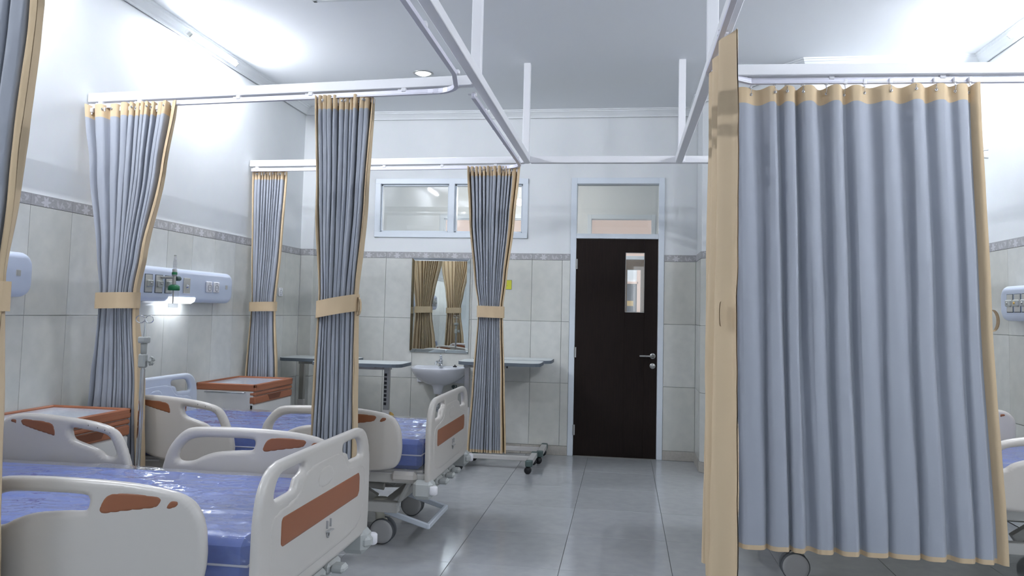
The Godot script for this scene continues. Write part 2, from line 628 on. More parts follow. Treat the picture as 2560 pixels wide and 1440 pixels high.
func cornice(called: String, path: Array) -> void:
	var prof := [[0.0, 3.325], [0.012, 3.325], [0.014, 3.338], [0.024, 3.352], [0.044, 3.372], [0.056, 3.378], [0.058, 3.388], [0.07, 3.39], [0.07, 3.402], [0.0, 3.402]]
	var st := mb()
	var rings := []
	for i in path.size():
		var off := Vector2.ZERO
		var n1 := Vector2.ZERO
		var n2 := Vector2.ZERO
		if i > 0:
			var d: Vector2 = (path[i] - path[i - 1]).normalized()
			n1 = Vector2(-d.y, d.x)
		if i < path.size() - 1:
			var d2: Vector2 = (path[i + 1] - path[i]).normalized()
			n2 = Vector2(-d2.y, d2.x)
		if i == 0:
			n1 = n2
		if i == path.size() - 1:
			n2 = n1
		off = (n1 + n2) / (1.0 + n1.dot(n2))
		var ring := []
		for p in prof:
			ring.append(Vector3(path[i].x + off.x * p[0], p[1], path[i].y + off.y * p[0]))
		rings.append(ring)
	for i in path.size() - 1:
		var d3: Vector2 = (path[i + 1] - path[i]).normalized()
		var n3 := Vector2(-d3.y, d3.x)
		var mid: Vector2 = (path[i] + path[i + 1]) * 0.5 + n3 * 0.012
		for k in prof.size() - 1:
			quad(st, rings[i][k], rings[i + 1][k], rings[i + 1][k + 1], rings[i][k + 1], Vector3(mid.x, 3.392, mid.y))
	struct(called, st, M.plaster)

func timber(st: SurfaceTool, x0: float, y0: float, x1: float, y1: float, z0: float, z1: float, bev := 0.003) -> void:
	span(st, Vector3(x0, y0, z0), Vector3(x1, y1, z1), bev)

# a two-light fixed window set in a wall whose near face is at z
func window(called: String, x0: float, x1: float, y0: float, y1: float, z: float, mull: float) -> void:
	var w := holder(called)
	var d := 0.055
	var st := mb()
	timber(st, x0, y0, x1, y0 + 0.055, z - 0.14, z + 0.008)
	timber(st, x0, y1 - 0.055, x1, y1, z - 0.14, z + 0.008)
	timber(st, x0, y0, x0 + d, y1, z - 0.14, z + 0.007)
	timber(st, x1 - d, y0, x1, y1, z - 0.14, z + 0.007)
	obj("frame", st, M.frame_white, w)
	st = mb()
	timber(st, mull - 0.03, y0 + 0.05, mull + 0.03, y1 - 0.05, z - 0.13, z + 0.009)
	obj("mullion", st, M.frame_white, w)
	for s in [[x0 + d, mull - 0.03], [mull + 0.03, x1 - d]]:
		var a: float = s[0]
		var b: float = s[1]
		st = mb()
		var k := 0.016
		timber(st, a, y0 + 0.055, a + k, y1 - 0.055, z - 0.09, z - 0.03, 0.002)
		timber(st, b - k, y0 + 0.055, b, y1 - 0.055, z - 0.09, z - 0.03, 0.002)
		timber(st, a, y0 + 0.055, b, y0 + 0.055 + k, z - 0.09, z - 0.03, 0.002)
		timber(st, a, y1 - 0.055 - k, b, y1 - 0.055, z - 0.09, z - 0.03, 0.002)
		obj("glazing_bead", st, M.frame_white, w)
		st = mb()
		timber(st, a + 0.01, y0 + 0.06, b - 0.01, y1 - 0.06, z - 0.064, z - 0.06, 0.0)
		obj("pane", st, M.glass, w)

func door(called: String, x0: float, x1: float, z: float, wood: Material, hinged := true) -> void:
	# x0..x1 are the outer edges of the frame
	var w := holder(called)
	var st := mb()
	var j := 0.055
	timber(st, x0, 0, x0 + j, 2.722, z - 0.14, z + 0.008)
	timber(st, x1 - j, 0, x1, 2.722, z - 0.14, z + 0.008)
	timber(st, x0 + j, 2.662, x1 - j, 2.722, z - 0.14, z + 0.008)
	timber(st, x0 + j, 2.118, x1 - j, 2.166, z - 0.14, z + 0.008)
	obj("frame", st, M.frame_white, w)
	st = mb()
	timber(st, x0 + j, 2.166, x1 - j, 2.662, z - 0.064, z - 0.06, 0.0)
	obj("transom_pane", st, M.glass_grey if hinged else M.glass, w)
	var a := x0 + j + 0.003
	var b := x1 - j - 0.003
	var sx0 := b - 0.313
	var sx1 := b - 0.127
	st = mb()
	var zb := z - 0.045
	timber(st, a, 0.006, sx0, 2.114, zb, z, 0.002)
	timber(st, sx1, 0.006, b, 2.114, zb, z, 0.002)
	timber(st, sx0, 0.006, sx1, 1.40, zb, z, 0.0)
	timber(st, sx0, 1.985, sx1, 2.114, zb, z, 0.0)
	var leaf := obj("leaf", st, wood, w)
	st = mb()
	timber(st, sx0, 1.40, sx1, 1.985, z - 0.026, z - 0.022, 0.0)
	obj("vision_pane", st, M.glass, leaf)
	st = mb()
	for e in [[sx0, 1.40, sx0 + 0.006, 1.985], [sx1 - 0.006, 1.40, sx1, 1.985], [sx0, 1.40, sx1, 1.406], [sx0, 1.979, sx1, 1.985]]:
		timber(st, e[0], e[1], e[2], e[3], z - 0.02, z - 0.008, 0.001)
	obj("vision_bead", st, M.steel, leaf)
	if not hinged:
		return
	var hx := b - 0.042
	st = mb()
	var fwd := Transform3D(Basis(Vector3.RIGHT, PI / 2), Vector3(hx, 0.985, z))
	lathe(st, [Vector2(0, 0), Vector2(0.028, 0), Vector2(0.028, 0.007), Vector2(0.026, 0.009), Vector2(0.013, 0.009), Vector2(0.011, 0.045), Vector2(0, 0.045)], 24, fwd)
	tube(st, [Vector3(hx, 0.985, z + 0.035), Vector3(hx - 0.008, 0.985, z + 0.048), Vector3(hx - 0.03, 0.985, z + 0.052), Vector3(hx - 0.125, 0.984, z + 0.05)], 0.0095, 12)
	obj("lever_handle", st, M.steel, leaf)
	st = mb()
	lathe(st, [Vector2(0, 0), Vector2(0.028, 0), Vector2(0.028, 0.007), Vector2(0.026, 0.009), Vector2(0, 0.009)], 24, Transform3D(Basis(Vector3.RIGHT, PI / 2), Vector3(hx, 0.89, z)))
	box(st, Vector3(hx, 0.89, z + 0.0095), Vector3(0.004, 0.016, 0.002), 0.0)
	obj("lock_plate", st, M.steel, leaf)
	for y in [0.25, 1.0, 1.865]:
		st = mb()
		rod(st, Vector3(a - 0.002, y - 0.05, z + 0.008), Vector3(a - 0.002, y + 0.05, z + 0.008), 0.006, 10)
		timber(st, a - 0.016, y - 0.05, a + 0.014, y + 0.05, z - 0.001, z + 0.0035, 0.001)
		obj("hinge", st, M.steel, leaf)

func room() -> void:
	# floor: screed with 60 cm tiles laid on it
	var st := mb()
	span(st, Vector3(XL - 0.2, -0.15, ZF - 0.2), Vector3(XR + 0.2, -0.0115, 2.8))
	var fl := struct("floor", st, M.floor_grout)
	var xs := steps(XL, XR, -0.926, 0.6)
	var zs := steps(-7.68, -1.6, -4.28, 0.672)
	for i in xs.size() - 1:
		for j in zs.size() - 1:
			var w: float = xs[i + 1] - xs[i] - 0.0022
			var h: float = zs[j + 1] - zs[j] - 0.0022
			put("tile", slab(w, h, 0.011, Vector3.RIGHT, Vector3.UP), M.floor_a if rng.randf() < 0.6 else M.floor_b, fl, Vector3((xs[i] + xs[i + 1]) * 0.5, -0.0055 - rng.randf() * 0.0004, (zs[j] + zs[j + 1]) * 0.5))
	st = mb()
	span(st, Vector3(XL, -0.0114, -1.6), Vector3(XR, 0, 2.6))
	var rest := obj("tile_field", st, M.floor_a, fl)
	rest.set_meta("kind", "stuff")
	st = mb()
	span(st, Vector3(XL - 0.2, HC, ZF - 0.15), Vector3(XR + 0.2, HC + 0.15, 2.8))
	struct("ceiling", st, M.ceiling)

	var pil := [Vector2(XL, -7.43), Vector2(-3.085, -7.43), Vector2(-3.085, ZF)]
	# left wall
	st = mb()
	wall_seg(st, Vector2(XL, 2.7), Vector2(XL, ZF), 0, HC, 0.01, 0.15, 0.1)
	var wl := struct("wall_left", st, M.plaster)
	dress(wl, Vector2(XL, 2.7), Vector2(XL, -7.43), fposmod(2.7 + 4.472, 0.326), 0.326, 3.6)
	# pilaster in the far left corner
	st = mb()
	span(st, Vector3(XL - 0.01, 0, ZF - 0.01), Vector3(-3.095, HC, -7.44))
	var wp := struct("wall_pilaster", st, M.plaster)
	dress(wp, pil[0], pil[1], 0.3, 0.6)
	dress(wp, pil[1], pil[2], 0.085, 0.6)
	# far wall with its openings
	st = mb()
	var wx := [-2.547, -0.964]
	var dx := [-0.53, 0.378]
	var zb := ZF - 0.16
	var zf := ZF - 0.01
	span(st, Vector3(XL - 0.16, 0, zb), Vector3(wx[0], HC, zf))
	span(st, Vector3(wx[0], 0, zb), Vector3(wx[1], 2.113, zf))
	span(st, Vector3(wx[0], 2.716, zb), Vector3(wx[1], HC, zf))
	span(st, Vector3(wx[1], 0, zb), Vector3(dx[0], HC, zf))
	span(st, Vector3(dx[0], 2.722, zb), Vector3(dx[1], HC, zf))
	span(st, Vector3(dx[1], 0, zb), Vector3(0.83, HC, zf))
	var wf := struct("wall_far", st, M.plaster)
	dress(wf, Vector2(-3.085, ZF), Vector2(dx[0], ZF), 0.675 - 0.6, 0.3)
	dress(wf, Vector2(dx[1], ZF), Vector2(0.68, ZF), 0.5, 0.6)
	# return, splayed corner and recess on the right, then the right wall
	var q := [Vector2(0.68, ZF), Vector2(0.68, -7.2), Vector2(1.385, -6.26), Vector2(XR, -6.26), Vector2(XR, 2.7)]
	st = mb()
	wall_seg(st, q[0], q[1], 0, HC, 0.01, 0.14)
	wall_seg(st, q[1], q[2], 0, HC, 0.01, 0.14)
	wall_seg(st, q[2], q[3], 0, HC, 0.01, 0.14, 0.02)
	var wc := struct("wall_corner", st, M.plaster)
	dress(wc, q[0], q[1], 0.3, 0.6)
	dress(wc, q[1], q[2], 0.3, 0.3)
	dress(wc, q[2], q[3], 0.25, 0.3)
	st = mb()
	wall_seg(st, q[3], q[4], 0, HC, 0.01, 0.15, 0.15)
	var wr := struct("wall_right", st, M.plaster)
	dress(wr, q[3], q[4], 0.36, 0.326, 0.0, 2.7)
	# rear wall behind the camera: two windows let in daylight
	st = mb()
	span(st, Vector3(XL - 0.16, 0, 2.6), Vector3(XR + 0.16, 1.0, 2.75))
	span(st, Vector3(XL - 0.16, 2.5, 2.6), Vector3(XR + 0.16, HC, 2.75))
	for s in [[XL - 0.16, -2.4], [-0.6, 0.2], [2.0, XR + 0.16]]:
		span(st, Vector3(s[0], 1.0, 2.6), Vector3(s[1], 2.5, 2.75))
	struct("wall_rear", st, M.plaster)

	cornice("trim_1", [Vector2(XL, 2.6), pil[0], pil[1], pil[2], q[0], q[1], q[2], q[3], Vector2(XR, 2.6)])
	skirting("baseboard_left", Vector2(XL, -1.2), pil[0])
	skirting("baseboard_far", Vector2(-3.085, ZF), Vector2(dx[0], ZF))
	skirting("baseboard_corner", Vector2(dx[1], ZF), q[0])
	skirting("baseboard_return", q[0], q[1])
	skirting("baseboard_splay", q[1], q[2])
	window("window_1", wx[0], wx[1], 2.113, 2.716, ZF, -1.745)
	door("door_1", dx[0], dx[1], ZF, M.door_wood)

	# the corridor behind the far wall and the building across from it
	st = mb()
	span(st, Vector3(-5.2, -0.15, -10.7), Vector3(3.6, -0.001, ZF - 0.16))
	struct("floor_corridor", st, M.floor_b)
	st = mb()
	span(st, Vector3(-5.2, 3.35, -10.7), Vector3(3.6, 3.5, ZF - 0.16))
	struct("ceiling_corridor", st, M.ceiling)
	st = mb()
	var z2 := -10.53
	for s in [[-5.2, 0.0, -2.55, 3.35], [-2.55, 0.0, -0.965, 2.11], [-2.55, 2.716, -0.965, 3.35], [-0.965, 0.0, -0.505, 3.35], [-0.505, 2.722, 0.403, 3.35], [0.403, 0.0, 3.6, 3.35]]:
		span(st, Vector3(s[0], s[1], z2 - 0.15), Vector3(s[2], s[3], z2))
	span(st, Vector3(-5.35, 0, -10.7), Vector3(-5.2, 3.35, ZF - 0.16))
	span(st, Vector3(3.6, 0, -10.7), Vector3(3.75, 3.35, ZF - 0.16))
	struct("wall_corridor", st, M.plaster)
	window("window_2", -2.55, -0.965, 2.113, 2.716, z2, -1.745)
	door("door_2", -0.505, 0.403, z2, M.door_brown, false)
	st = mb()
	span(st, Vector3(-9, -0.3, -14.3), Vector3(7, -0.05, -10.7))
	struct("ground_yard", st, M.skirt)
	st = mb()
	span(st, Vector3(-9, -0.3, -14.3), Vector3(7, 5.5, -14.0))
	struct("wall_yard", st, M.pink)

func lights_and_camera() -> void:
	var cam := Camera3D.new()
	cam.name = "camera"
	cam.projection = Camera3D.PROJECTION_FRUSTUM
	cam.near = 0.05
	cam.far = 200.0
	var f := 1950.0
	cam.size = 1440.0 / f * cam.near
	cam.frustum_offset = Vector2(0.0, -(720.0 - 658.0) / f * cam.near)
	cam.basis = Basis(Vector3.UP, deg_to_rad(8.238)) * Basis(Vector3.RIGHT, deg_to_rad(3.641)) * Basis(Vector3.BACK, deg_to_rad(1.327))
	cam.position = Vector3(0, 1.37, 0)
	add_child(cam)
	cam.current = true
	var sky := ProceduralSkyMaterial.new()
	sky.sky_top_color = c8(190, 205, 222)
	sky.sky_horizon_color = c8(225, 230, 236)
	sky.ground_bottom_color = c8(120, 116, 110)
	sky.ground_horizon_color = c8(190, 188, 184)
	sky.sky_energy_multiplier = 1.4
	sky.ground_energy_multiplier = 0.6
	var s := Sky.new()
	s.sky_material = sky
	var e := Environment.new()
	e.background_mode = Environment.BG_SKY
	e.sky = s
	e.tonemap_mode = Environment.TONE_MAPPER_LINEAR
	e.tonemap_exposure = EXPOSURE
	e.sdfgi_enabled = true
	e.ssao_enabled = true
	e.ssil_enabled = true
	var we := WorldEnvironment.new()
	we.environment = e
	add_child(we)

const EXPOSURE := 1.55
const TUBE_E := 0.28
const SPOT_E := 0.35

func area_light(called: String, at: Vector3, facing: Vector3, size: Vector2, energy: float, c: Color) -> void:
	var l := AreaLight3D.new()
	l.name = called
	l.area_size = size
	l.light_energy = energy
	l.light_color = c
	l.shadow_enabled = true
	l.area_range = 12.0
	add_child(l, true)
	var up := Vector3.UP if absf(facing.normalized().y) < 0.98 else Vector3.BACK
	l.look_at_from_position(at, at + facing, up)

# ------------------------------------------------------------------ curtains and their rails
func at_heights(table: Array, y: float, k: int) -> float:
	# table rows: [height, left, right], from the top down
	for i in table.size() - 1:
		var a: Array = table[i]
		var b: Array = table[i + 1]
		if y <= a[0] and y >= b[0]:
			var t: float = (a[0] - y) / (a[0] - b[0])
			t = t * t * (3.0 - 2.0 * t) * 0.5 + t * 0.5
			return lerpf(a[k], b[k], t)
	return table[0][k] if y > table[0][0] else table[table.size() - 1][k]

# A lined curtain. base is where s = 0 on the line of the rail, dir runs along it, n is the side of the blue cloth.
# o: table, folds (widths), amp_top, amp_tie, amp_low, hem_l, hem_r, tie ([left y, right y] of the band's middle), hooks, seed
func curtain(label: String, base: Vector3, dir: Vector3, n: Vector3, o: Dictionary) -> Node3D:
	var c := thing("curtain", label, "curtain", base, 0.0, "two-sided ward curtains on the rails")
	var r := RandomNumberGenerator.new()
	r.seed = o.seed
	var table: Array = o.table
	var top: float = table[0][0]
	var low: float = table[table.size() - 1][0]
	var folds: Array = o.folds
	var total := 0.0
	for f in folds:
		total += f
	# cloth parameter: columns, each fold 12 columns; the hems have columns of their own
	var per := 12
	var ts := [0.0]
	var phs := [0.0]
	var acc := 0.0
	for i in folds.size():
		for k in range(1, per + 1):
			ts.append((acc + folds[i] * float(k) / per) / total)
			phs.append(TAU * (i + float(k) / per))
		acc += folds[i]
	var ys := []
	var head := 0.078
	for k in 4:
		ys.append(top - head * k / 3.0)
	var rows_n := 58
	var bot := low + 0.022
	for k in range(1, rows_n + 1):
		ys.append(lerpf(top - head, bot, float(k) / rows_n))
	ys.append(low)
	var jit := []
	var jit2 := []
	for i in folds.size() + 1:
		jit.append(r.randf_range(0.6, 1.25))
		jit2.append(r.randf_range(-1.0, 1.0))
	var rows := []
	var tied: bool = o.has("tie")
	var ty: float = (o.tie[0] + o.tie[1]) * 0.5 if tied else -9.0
	var nz := FastNoiseLite.new()
	nz.seed = o.seed
	nz.frequency = 1.0
	for y in ys:
		var l := at_heights(table, y, 1)
		var rr := at_heights(table, y, 2)
		var w := rr - l
		var g := clampf((top - y) / (top - low), 0.0, 1.0)
		var amp: float = lerpf(o.amp_top, o.amp_low, g)
		var near_tie := 0.0
		if tied:
			near_tie = exp(-pow((y - ty) / 0.28, 2.0))
			amp = lerpf(amp, o.amp_tie, near_tie)
		var row := []
		for i in ts.size():
			var fi: int = mini(int(floor(phs[i] / TAU + 1e-6)), folds.size() - 1)
			var fr: float = phs[i] / TAU - fi
			var j: float = lerpf(jit[fi], jit[fi + 1], fr * fr * (3.0 - 2.0 * fr))
			var own: float = folds[fi] / total * w
			var ph: float = phs[i] + o.get("phase", 0.0)
			var a: float = amp * j * (0.55 + 0.45 * minf(1.0, folds[fi] * folds.size() / total))
			var curl: float = own * o.get("curl", 0.1) * clampf(a / (own + 0.001) * 0.8, 0.0, 1.0)
			var s: float = l + w * ts[i] + own * o.get("lobe", 0.13) * sin(ph) + curl * sin(ph * 2.0) + own * 0.1 * jit2[fi] * sin(ph + 3.0 * g)
			var d: float = a * (cos(ph) - 0.25 * cos(2.0 * ph)) + 0.35 * a * nz.get_noise_2d(ts[i] * 9.0, g * 2.2)
			d += 0.06 * a * cos(ph * 2.0 + 4.0 * g + jit2[fi] * 3.0)
			if tied:
				# gathered round: the bundle is a flattened roll at the tie
				var cc := clampf((s - (l + rr) * 0.5) / (w * 0.5), -1.0, 1.0)
				d = d * lerpf(1.0, 0.75, near_tie) + near_tie * 0.035 * (sqrt(1.0 - cc * cc * 0.95) - 0.5)
			if o.has("belly"):
				d += o.belly * g * g
			var ylift := 0.0
			if y > top - head - 0.001:
				ylift = 0.006 * cos(ph) * j
			row.append(dir * s + n * d + Vector3.UP * (y + ylift - base.y))
		rows.append(row)
	var nr := rows.size()
	var nc: int = ts.size()
	var hl := 0
	var hr := nc - 1
	while hl < nc - 1 and ts[hl] < o.hem_l:
		hl += 1
	while hr > 0 and ts[hr] > 1.0 - o.hem_r:
		hr -= 1
	# seen from the other side of n, the sheet must run the other way
	var flip := dir.cross(Vector3.UP).dot(n) < 0.0
	if flip:
		for row in rows:
			row.reverse()
		var t2 := hl
		hl = nc - 1 - hr
		hr = nc - 1 - t2
	put("drape", sheet(rows, 3, nr - 2, hl, hr), M.cloth, c)
	put("heading", sheet(rows, 0, 3, 0, nc - 1), M.tan, c)
	if hl > 0:
		put("side_hem", sheet(rows, 3, nr - 2, 0, hl), M.tan, c)
	if hr < nc - 1:
		put("side_hem", sheet(rows, 3, nr - 2, hr, nc - 1), M.tan, c)
	put("bottom_hem", sheet(rows, nr - 2, nr - 1, 0, nc - 1), M.tan, c)
	put("lining", sheet(rows, 0, nr - 1, 0, nc - 1, -0.004), M.lining, c)
	if tied:
		var l2 := at_heights(table, ty, 1) - 0.004
		var r2 := at_heights(table, ty, 2) + 0.006
		var band := []
		for k in 2:
			band.append([])
		var hh: float = o.get("band", 0.046)
		for i in 41:
			var a := TAU * i / 40.0
			var cx := cos(a)
			var e := Vector2(signf(cx) * pow(absf(cx), 0.75), signf(sin(a)) * pow(absf(sin(a)), 0.75))
			var s2 := (l2 + r2) * 0.5 + (r2 - l2) * 0.5 * e.x
			var ym := lerpf(o.tie[0], o.tie[1], (e.x + 1.0) * 0.5) - base.y
			var dd: float = e.y * (o.amp_tie + 0.032) + 0.012
			for k in 2:
				band[k].append(dir * s2 + n * (dd + 0.004 * sin(a * 5.0 + k)) + Vector3.UP * (ym + (hh if k == 0 else -hh)))
		var bandm := [[], []]
		for k in 2:
			for i in 41:
				bandm[k].append(band[k][40 - i] if not flip else band[k][i])
		var both := joined([sheet(bandm, 0, 1, 0, 40, 0.003), sheet(bandm, 0, 1, 0, 40, -0.0005)])
		put("tieback", both, M.tan, c)
	if o.has("loop"):
		for lp in o.loop:
			var st2 := mb()
			var ls: float = lp[0]
			var ld: float = lp[1]
			var pts := []
			for i in 13:
				var a := PI * i / 12.0
				pts.append(dir * (ls + lp[2] * sin(a)) + n * (ld + lp[3] * sin(a)) + Vector3.UP * (1.385 + 0.05 * cos(a) - base.y))
			for i in 12:
				var wv := n * 0.014 if absf(lp[2]) > 0.005 else dir * 0.014
				for sgn in [0.0, 0.003]:
					var ov: Vector3 = (dir if absf(lp[2]) > 0.005 else n) * sgn
					quad(st2, pts[i] - wv + ov, pts[i + 1] - wv + ov, pts[i + 1] + wv + ov, pts[i] + wv + ov, pts[6] - Vector3.UP * 0.0 - (dir if absf(lp[2]) > 0.005 else n) * 0.2)
			obj("tie_strap", st2, M.tan, c)
	# hooks: an eyelet in the heading, a wire and a glider in the rail
	var rail_y: float = o.get("rail_y", 2.53)
	var hooks: int = o.hooks
	var glider := mb()
	box(glider, Vector3(0, -0.008, 0), Vector3(0.017, 0.026, 0.02), 0.003)
	box(glider, Vector3(0, -0.026, 0), Vector3(0.007, 0.016, 0.007), 0.001)
	var gm := fin(glider)
	for i in hooks:
		var col := int(round(lerpf(float(o.get("hook_in", 4)), nc - 1 - float(o.get("hook_in", 4)), float(i) / maxf(1.0, hooks - 1))))
		var p: Vector3 = rows[1][col]
		var g2 := p.dot(dir)
		var gp := dir * g2 + Vector3.UP * (rail_y - base.y)
		put("glider", gm, M.plastic_white, c, gp)
		var hk := mb()
		var e2 := p + n * 0.004 + Vector3.UP * (-0.004)
		tube(hk, [gp - Vector3.UP * 0.03, gp.lerp(e2, 0.5) + n * 0.01 - Vector3.UP * 0.004, e2 + n * 0.004, e2 - n * 0.006], 0.0016, 5)
		lathe(hk, [Vector2(0.004, 0), Vector2(0.007, 0.001), Vector2(0.007, 0.003), Vector2(0.004, 0.003)], 10, Transform3D(Basis(dir, n, dir.cross(n)), e2 - n * 0.002))
		obj("hook", hk, M.chrome, c)
	return c

func curtains() -> void:
	var X := Vector3.RIGHT
	var Z := Vector3.BACK
	# first bay, left: by the wall
	var a_table := [[2.55, 0.012, 0.632], [2.16, 0.07, 0.575], [1.65, 0.16, 0.468], [1.45, 0.186, 0.432], [1.33, 0.186, 0.434], [0.9, 0.162, 0.49], [0.27, 0.11, 0.53]]
	var a_folds := [2.6, 2.2, 1.9, 1.0, 0.9, 0.8, 0.8, 0.9, 1.0, 0.9, 1.6]
	var a_opt := {"table": a_table, "folds": a_folds, "amp_top": 0.034, "amp_tie": 0.04, "amp_low": 0.05, "hem_l": 0.0, "hem_r": 0.075, "tie": [1.385, 1.392], "hooks": 15, "seed": 11, "phase": 0.5}
	curtain("blue-grey curtain tied back by the left wall, behind the drip stand", Vector3(XL, 1.4, -4.20), X.rotated(Vector3.UP, -0.08), Z, a_opt)
	# the same bay: hanging in the middle of its rail
	var c_table := [[2.545, 0.0, 0.335], [1.95, 0.033, 0.312], [1.45, 0.066, 0.274], [1.33, 0.064, 0.28], [0.7, 0.058, 0.295], [0.27, 0.04, 0.305]]
	curtain("tied blue-grey curtain hanging in front of the far bed's side rails, before the white post", Vector3(-1.716, 1.4, -4.09), X, Z,
		{"table": c_table, "folds": [1.0, 0.9, 1.0, 0.9, 1.3, 1.2, 0.7, 0.9, 1.4, 1.0, 1.1], "amp_top": 0.036, "amp_tie": 0.042, "amp_low": 0.05, "hem_l": 0.03, "hem_r": 0.06, "tie": [1.362, 1.405], "hooks": 14, "seed": 23, "loop": [[0.283, 0.01, 0.02, 0.012]]})
	# second bay: by the wall, then at the end of its rail
	var b_table := [[2.545, 0.0, 0.318], [1.9, 0.02, 0.29], [1.42, 0.038, 0.252], [1.33, 0.036, 0.254], [0.8, 0.02, 0.295], [0.27, 0.0, 0.32]]
	curtain("small tied blue-grey curtain in the far left corner behind the farther bedside cabinet", Vector3(-3.205, 1.4, -6.33), X, Z,
		{"table": b_table, "folds": [1.1, 1.2, 1.0, 0.9, 1.0, 1.0, 0.8, 0.9, 0.9, 1.0, 1.9], "amp_top": 0.03, "amp_tie": 0.036, "amp_low": 0.045, "hem_l": 0.02, "hem_r": 0.04, "tie": [1.37, 1.378], "hooks": 15, "seed": 37, "band": 0.04})
	var d_table := [[2.55, 0.0, 0.436], [2.1, 0.03, 0.40], [1.62, 0.085, 0.345], [1.42, 0.117, 0.32], [1.33, 0.117, 0.322], [0.8, 0.09, 0.35], [0.26, 0.06, 0.372]]
	curtain("tied blue-grey curtain with broad tan edges hanging right of the wall mirror", Vector3(-1.28, 1.4, -6.2), X, Z,
		{"table": d_table, "folds": [1.2, 1.0, 0.9, 1.0, 1.0, 0.8, 0.8, 1.3, 0.9, 0.8, 0.7, 0.9, 1.8], "amp_top": 0.034, "amp_tie": 0.04, "amp_low": 0.05, "hem_l": 0.055, "hem_r": 0.135, "tie": [1.376, 1.372], "hooks": 18, "seed": 41})
	# right: drawn across, and edge-on along the gangway
	var e_table := [[2.5, 0.0, 1.185], [1.4, 0.02, 1.22], [0.28, 0.045, 1.275]]
	curtain("wide blue-grey curtain drawn out flat across the right-hand bay", Vector3(0.46, 1.4, -3.9), X, Z,
		{"table": e_table, "folds": [1.2, 1.7, 0.8, 1.2, 1.5, 1.1, 1.7, 1.5, 1.4, 1.1, 0.9], "amp_top": 0.02, "amp_tie": 0.0, "amp_low": 0.026, "lobe": 0.05, "hem_l": 0.0, "hem_r": 0.022, "hooks": 13, "seed": 58, "curl": 0.06, "hook_in": 6, "loop": [[1.225, 0.0, 0.022, 0.01]]})
	var g_table := [[2.53, 0.0, 0.66], [1.4, 0.0, 0.62], [0.28, 0.0, 0.56]]
	curtain("curtain seen edge-on from its plain tan side, left of the wide blue one", Vector3(0.413, 1.4, -3.16), -Z, X,
		{"table": g_table, "folds": [1.3, 1.2, 1.0], "amp_top": 0.024, "amp_tie": 0.0, "amp_low": 0.042, "hem_l": 0.02, "hem_r": 0.02, "hooks": 5, "seed": 64, "curl": 0.0, "lobe": 0.0, "phase": 0.0, "hook_in": 5, "loop": [[0.03, -0.035, 0.0, -0.006]]})
	# nearest bay, left
	var f_table := [[2.55, 0.0, 0.40], [2.3, 0.01, 0.381], [1.7, 0.04, 0.34], [1.45, 0.06, 0.312], [1.33, 0.06, 0.315], [0.27, 0.03, 0.35]]
	curtain("blue-grey curtain with a tan edge cut off by the left border of the photo", Vector3(-2.2, 1.4, -2.15), X, Z,
		{"table": f_table, "folds": [1.0, 1.2, 1.0, 1.3, 1.4, 1.2, 1.5, 1.8], "amp_top": 0.036, "amp_tie": 0.04, "amp_low": 0.05, "hem_l": 0.03, "hem_r": 0.1, "tie": [1.38, 1.385], "hooks": 12, "seed": 77})
	var z_opt := a_opt.duplicate()
	z_opt.seed = 91
	curtain("tied curtain by the left wall that only the wall mirror shows", Vector3(XL, 1.4, -2.12), X, Z, z_opt)

func rail(label: String, path: Array, side: Vector3, clips: Array) -> void:
	var t := thing("curtain_rail", label, "curtain rail", Vector3.ZERO, 0.0, "white curtain rails under the frame")
	var st := mb()
	# a C-section: web on top and two lips
	for k in path.size() - 1:
		var a: Vector3 = path[k]
		var b: Vector3 = path[k + 1]
		var d := (b - a).normalized() * 0.002
		bar(st, a - d, b + d, 0.018, 0.022, 0.002)
	for k in path.size() - 1:
		var a2: Vector3 = path[k] + Vector3(0, -0.014, 0)
		var b2: Vector3 = path[k + 1] + Vector3(0, -0.014, 0)
		bar(st, a2, b2, 0.024, 0.006, 0.001)
	obj("track", st, M.rail_white, t)
	for c in clips:
		var cs := mb()
		box(cs, c + Vector3(0, 0.012, 0), Vector3(0.026, 0.022, 0.026), 0.003)
		rod(cs, c + Vector3(0, 0.012, 0), c + Vector3(0, 0.012, 0) + side * 0.034, 0.005, 8)
		obj("clip", cs, M.plastic_white, t)

func arc(c: Vector3, r: float, a0: float, a1: float, n := 8) -> Array:
	var out := []
	for i in n + 1:
		var a := lerpf(a0, a1, float(i) / n)
		out.append(c + Vector3(cos(a), 0, sin(a)) * r)
	return out

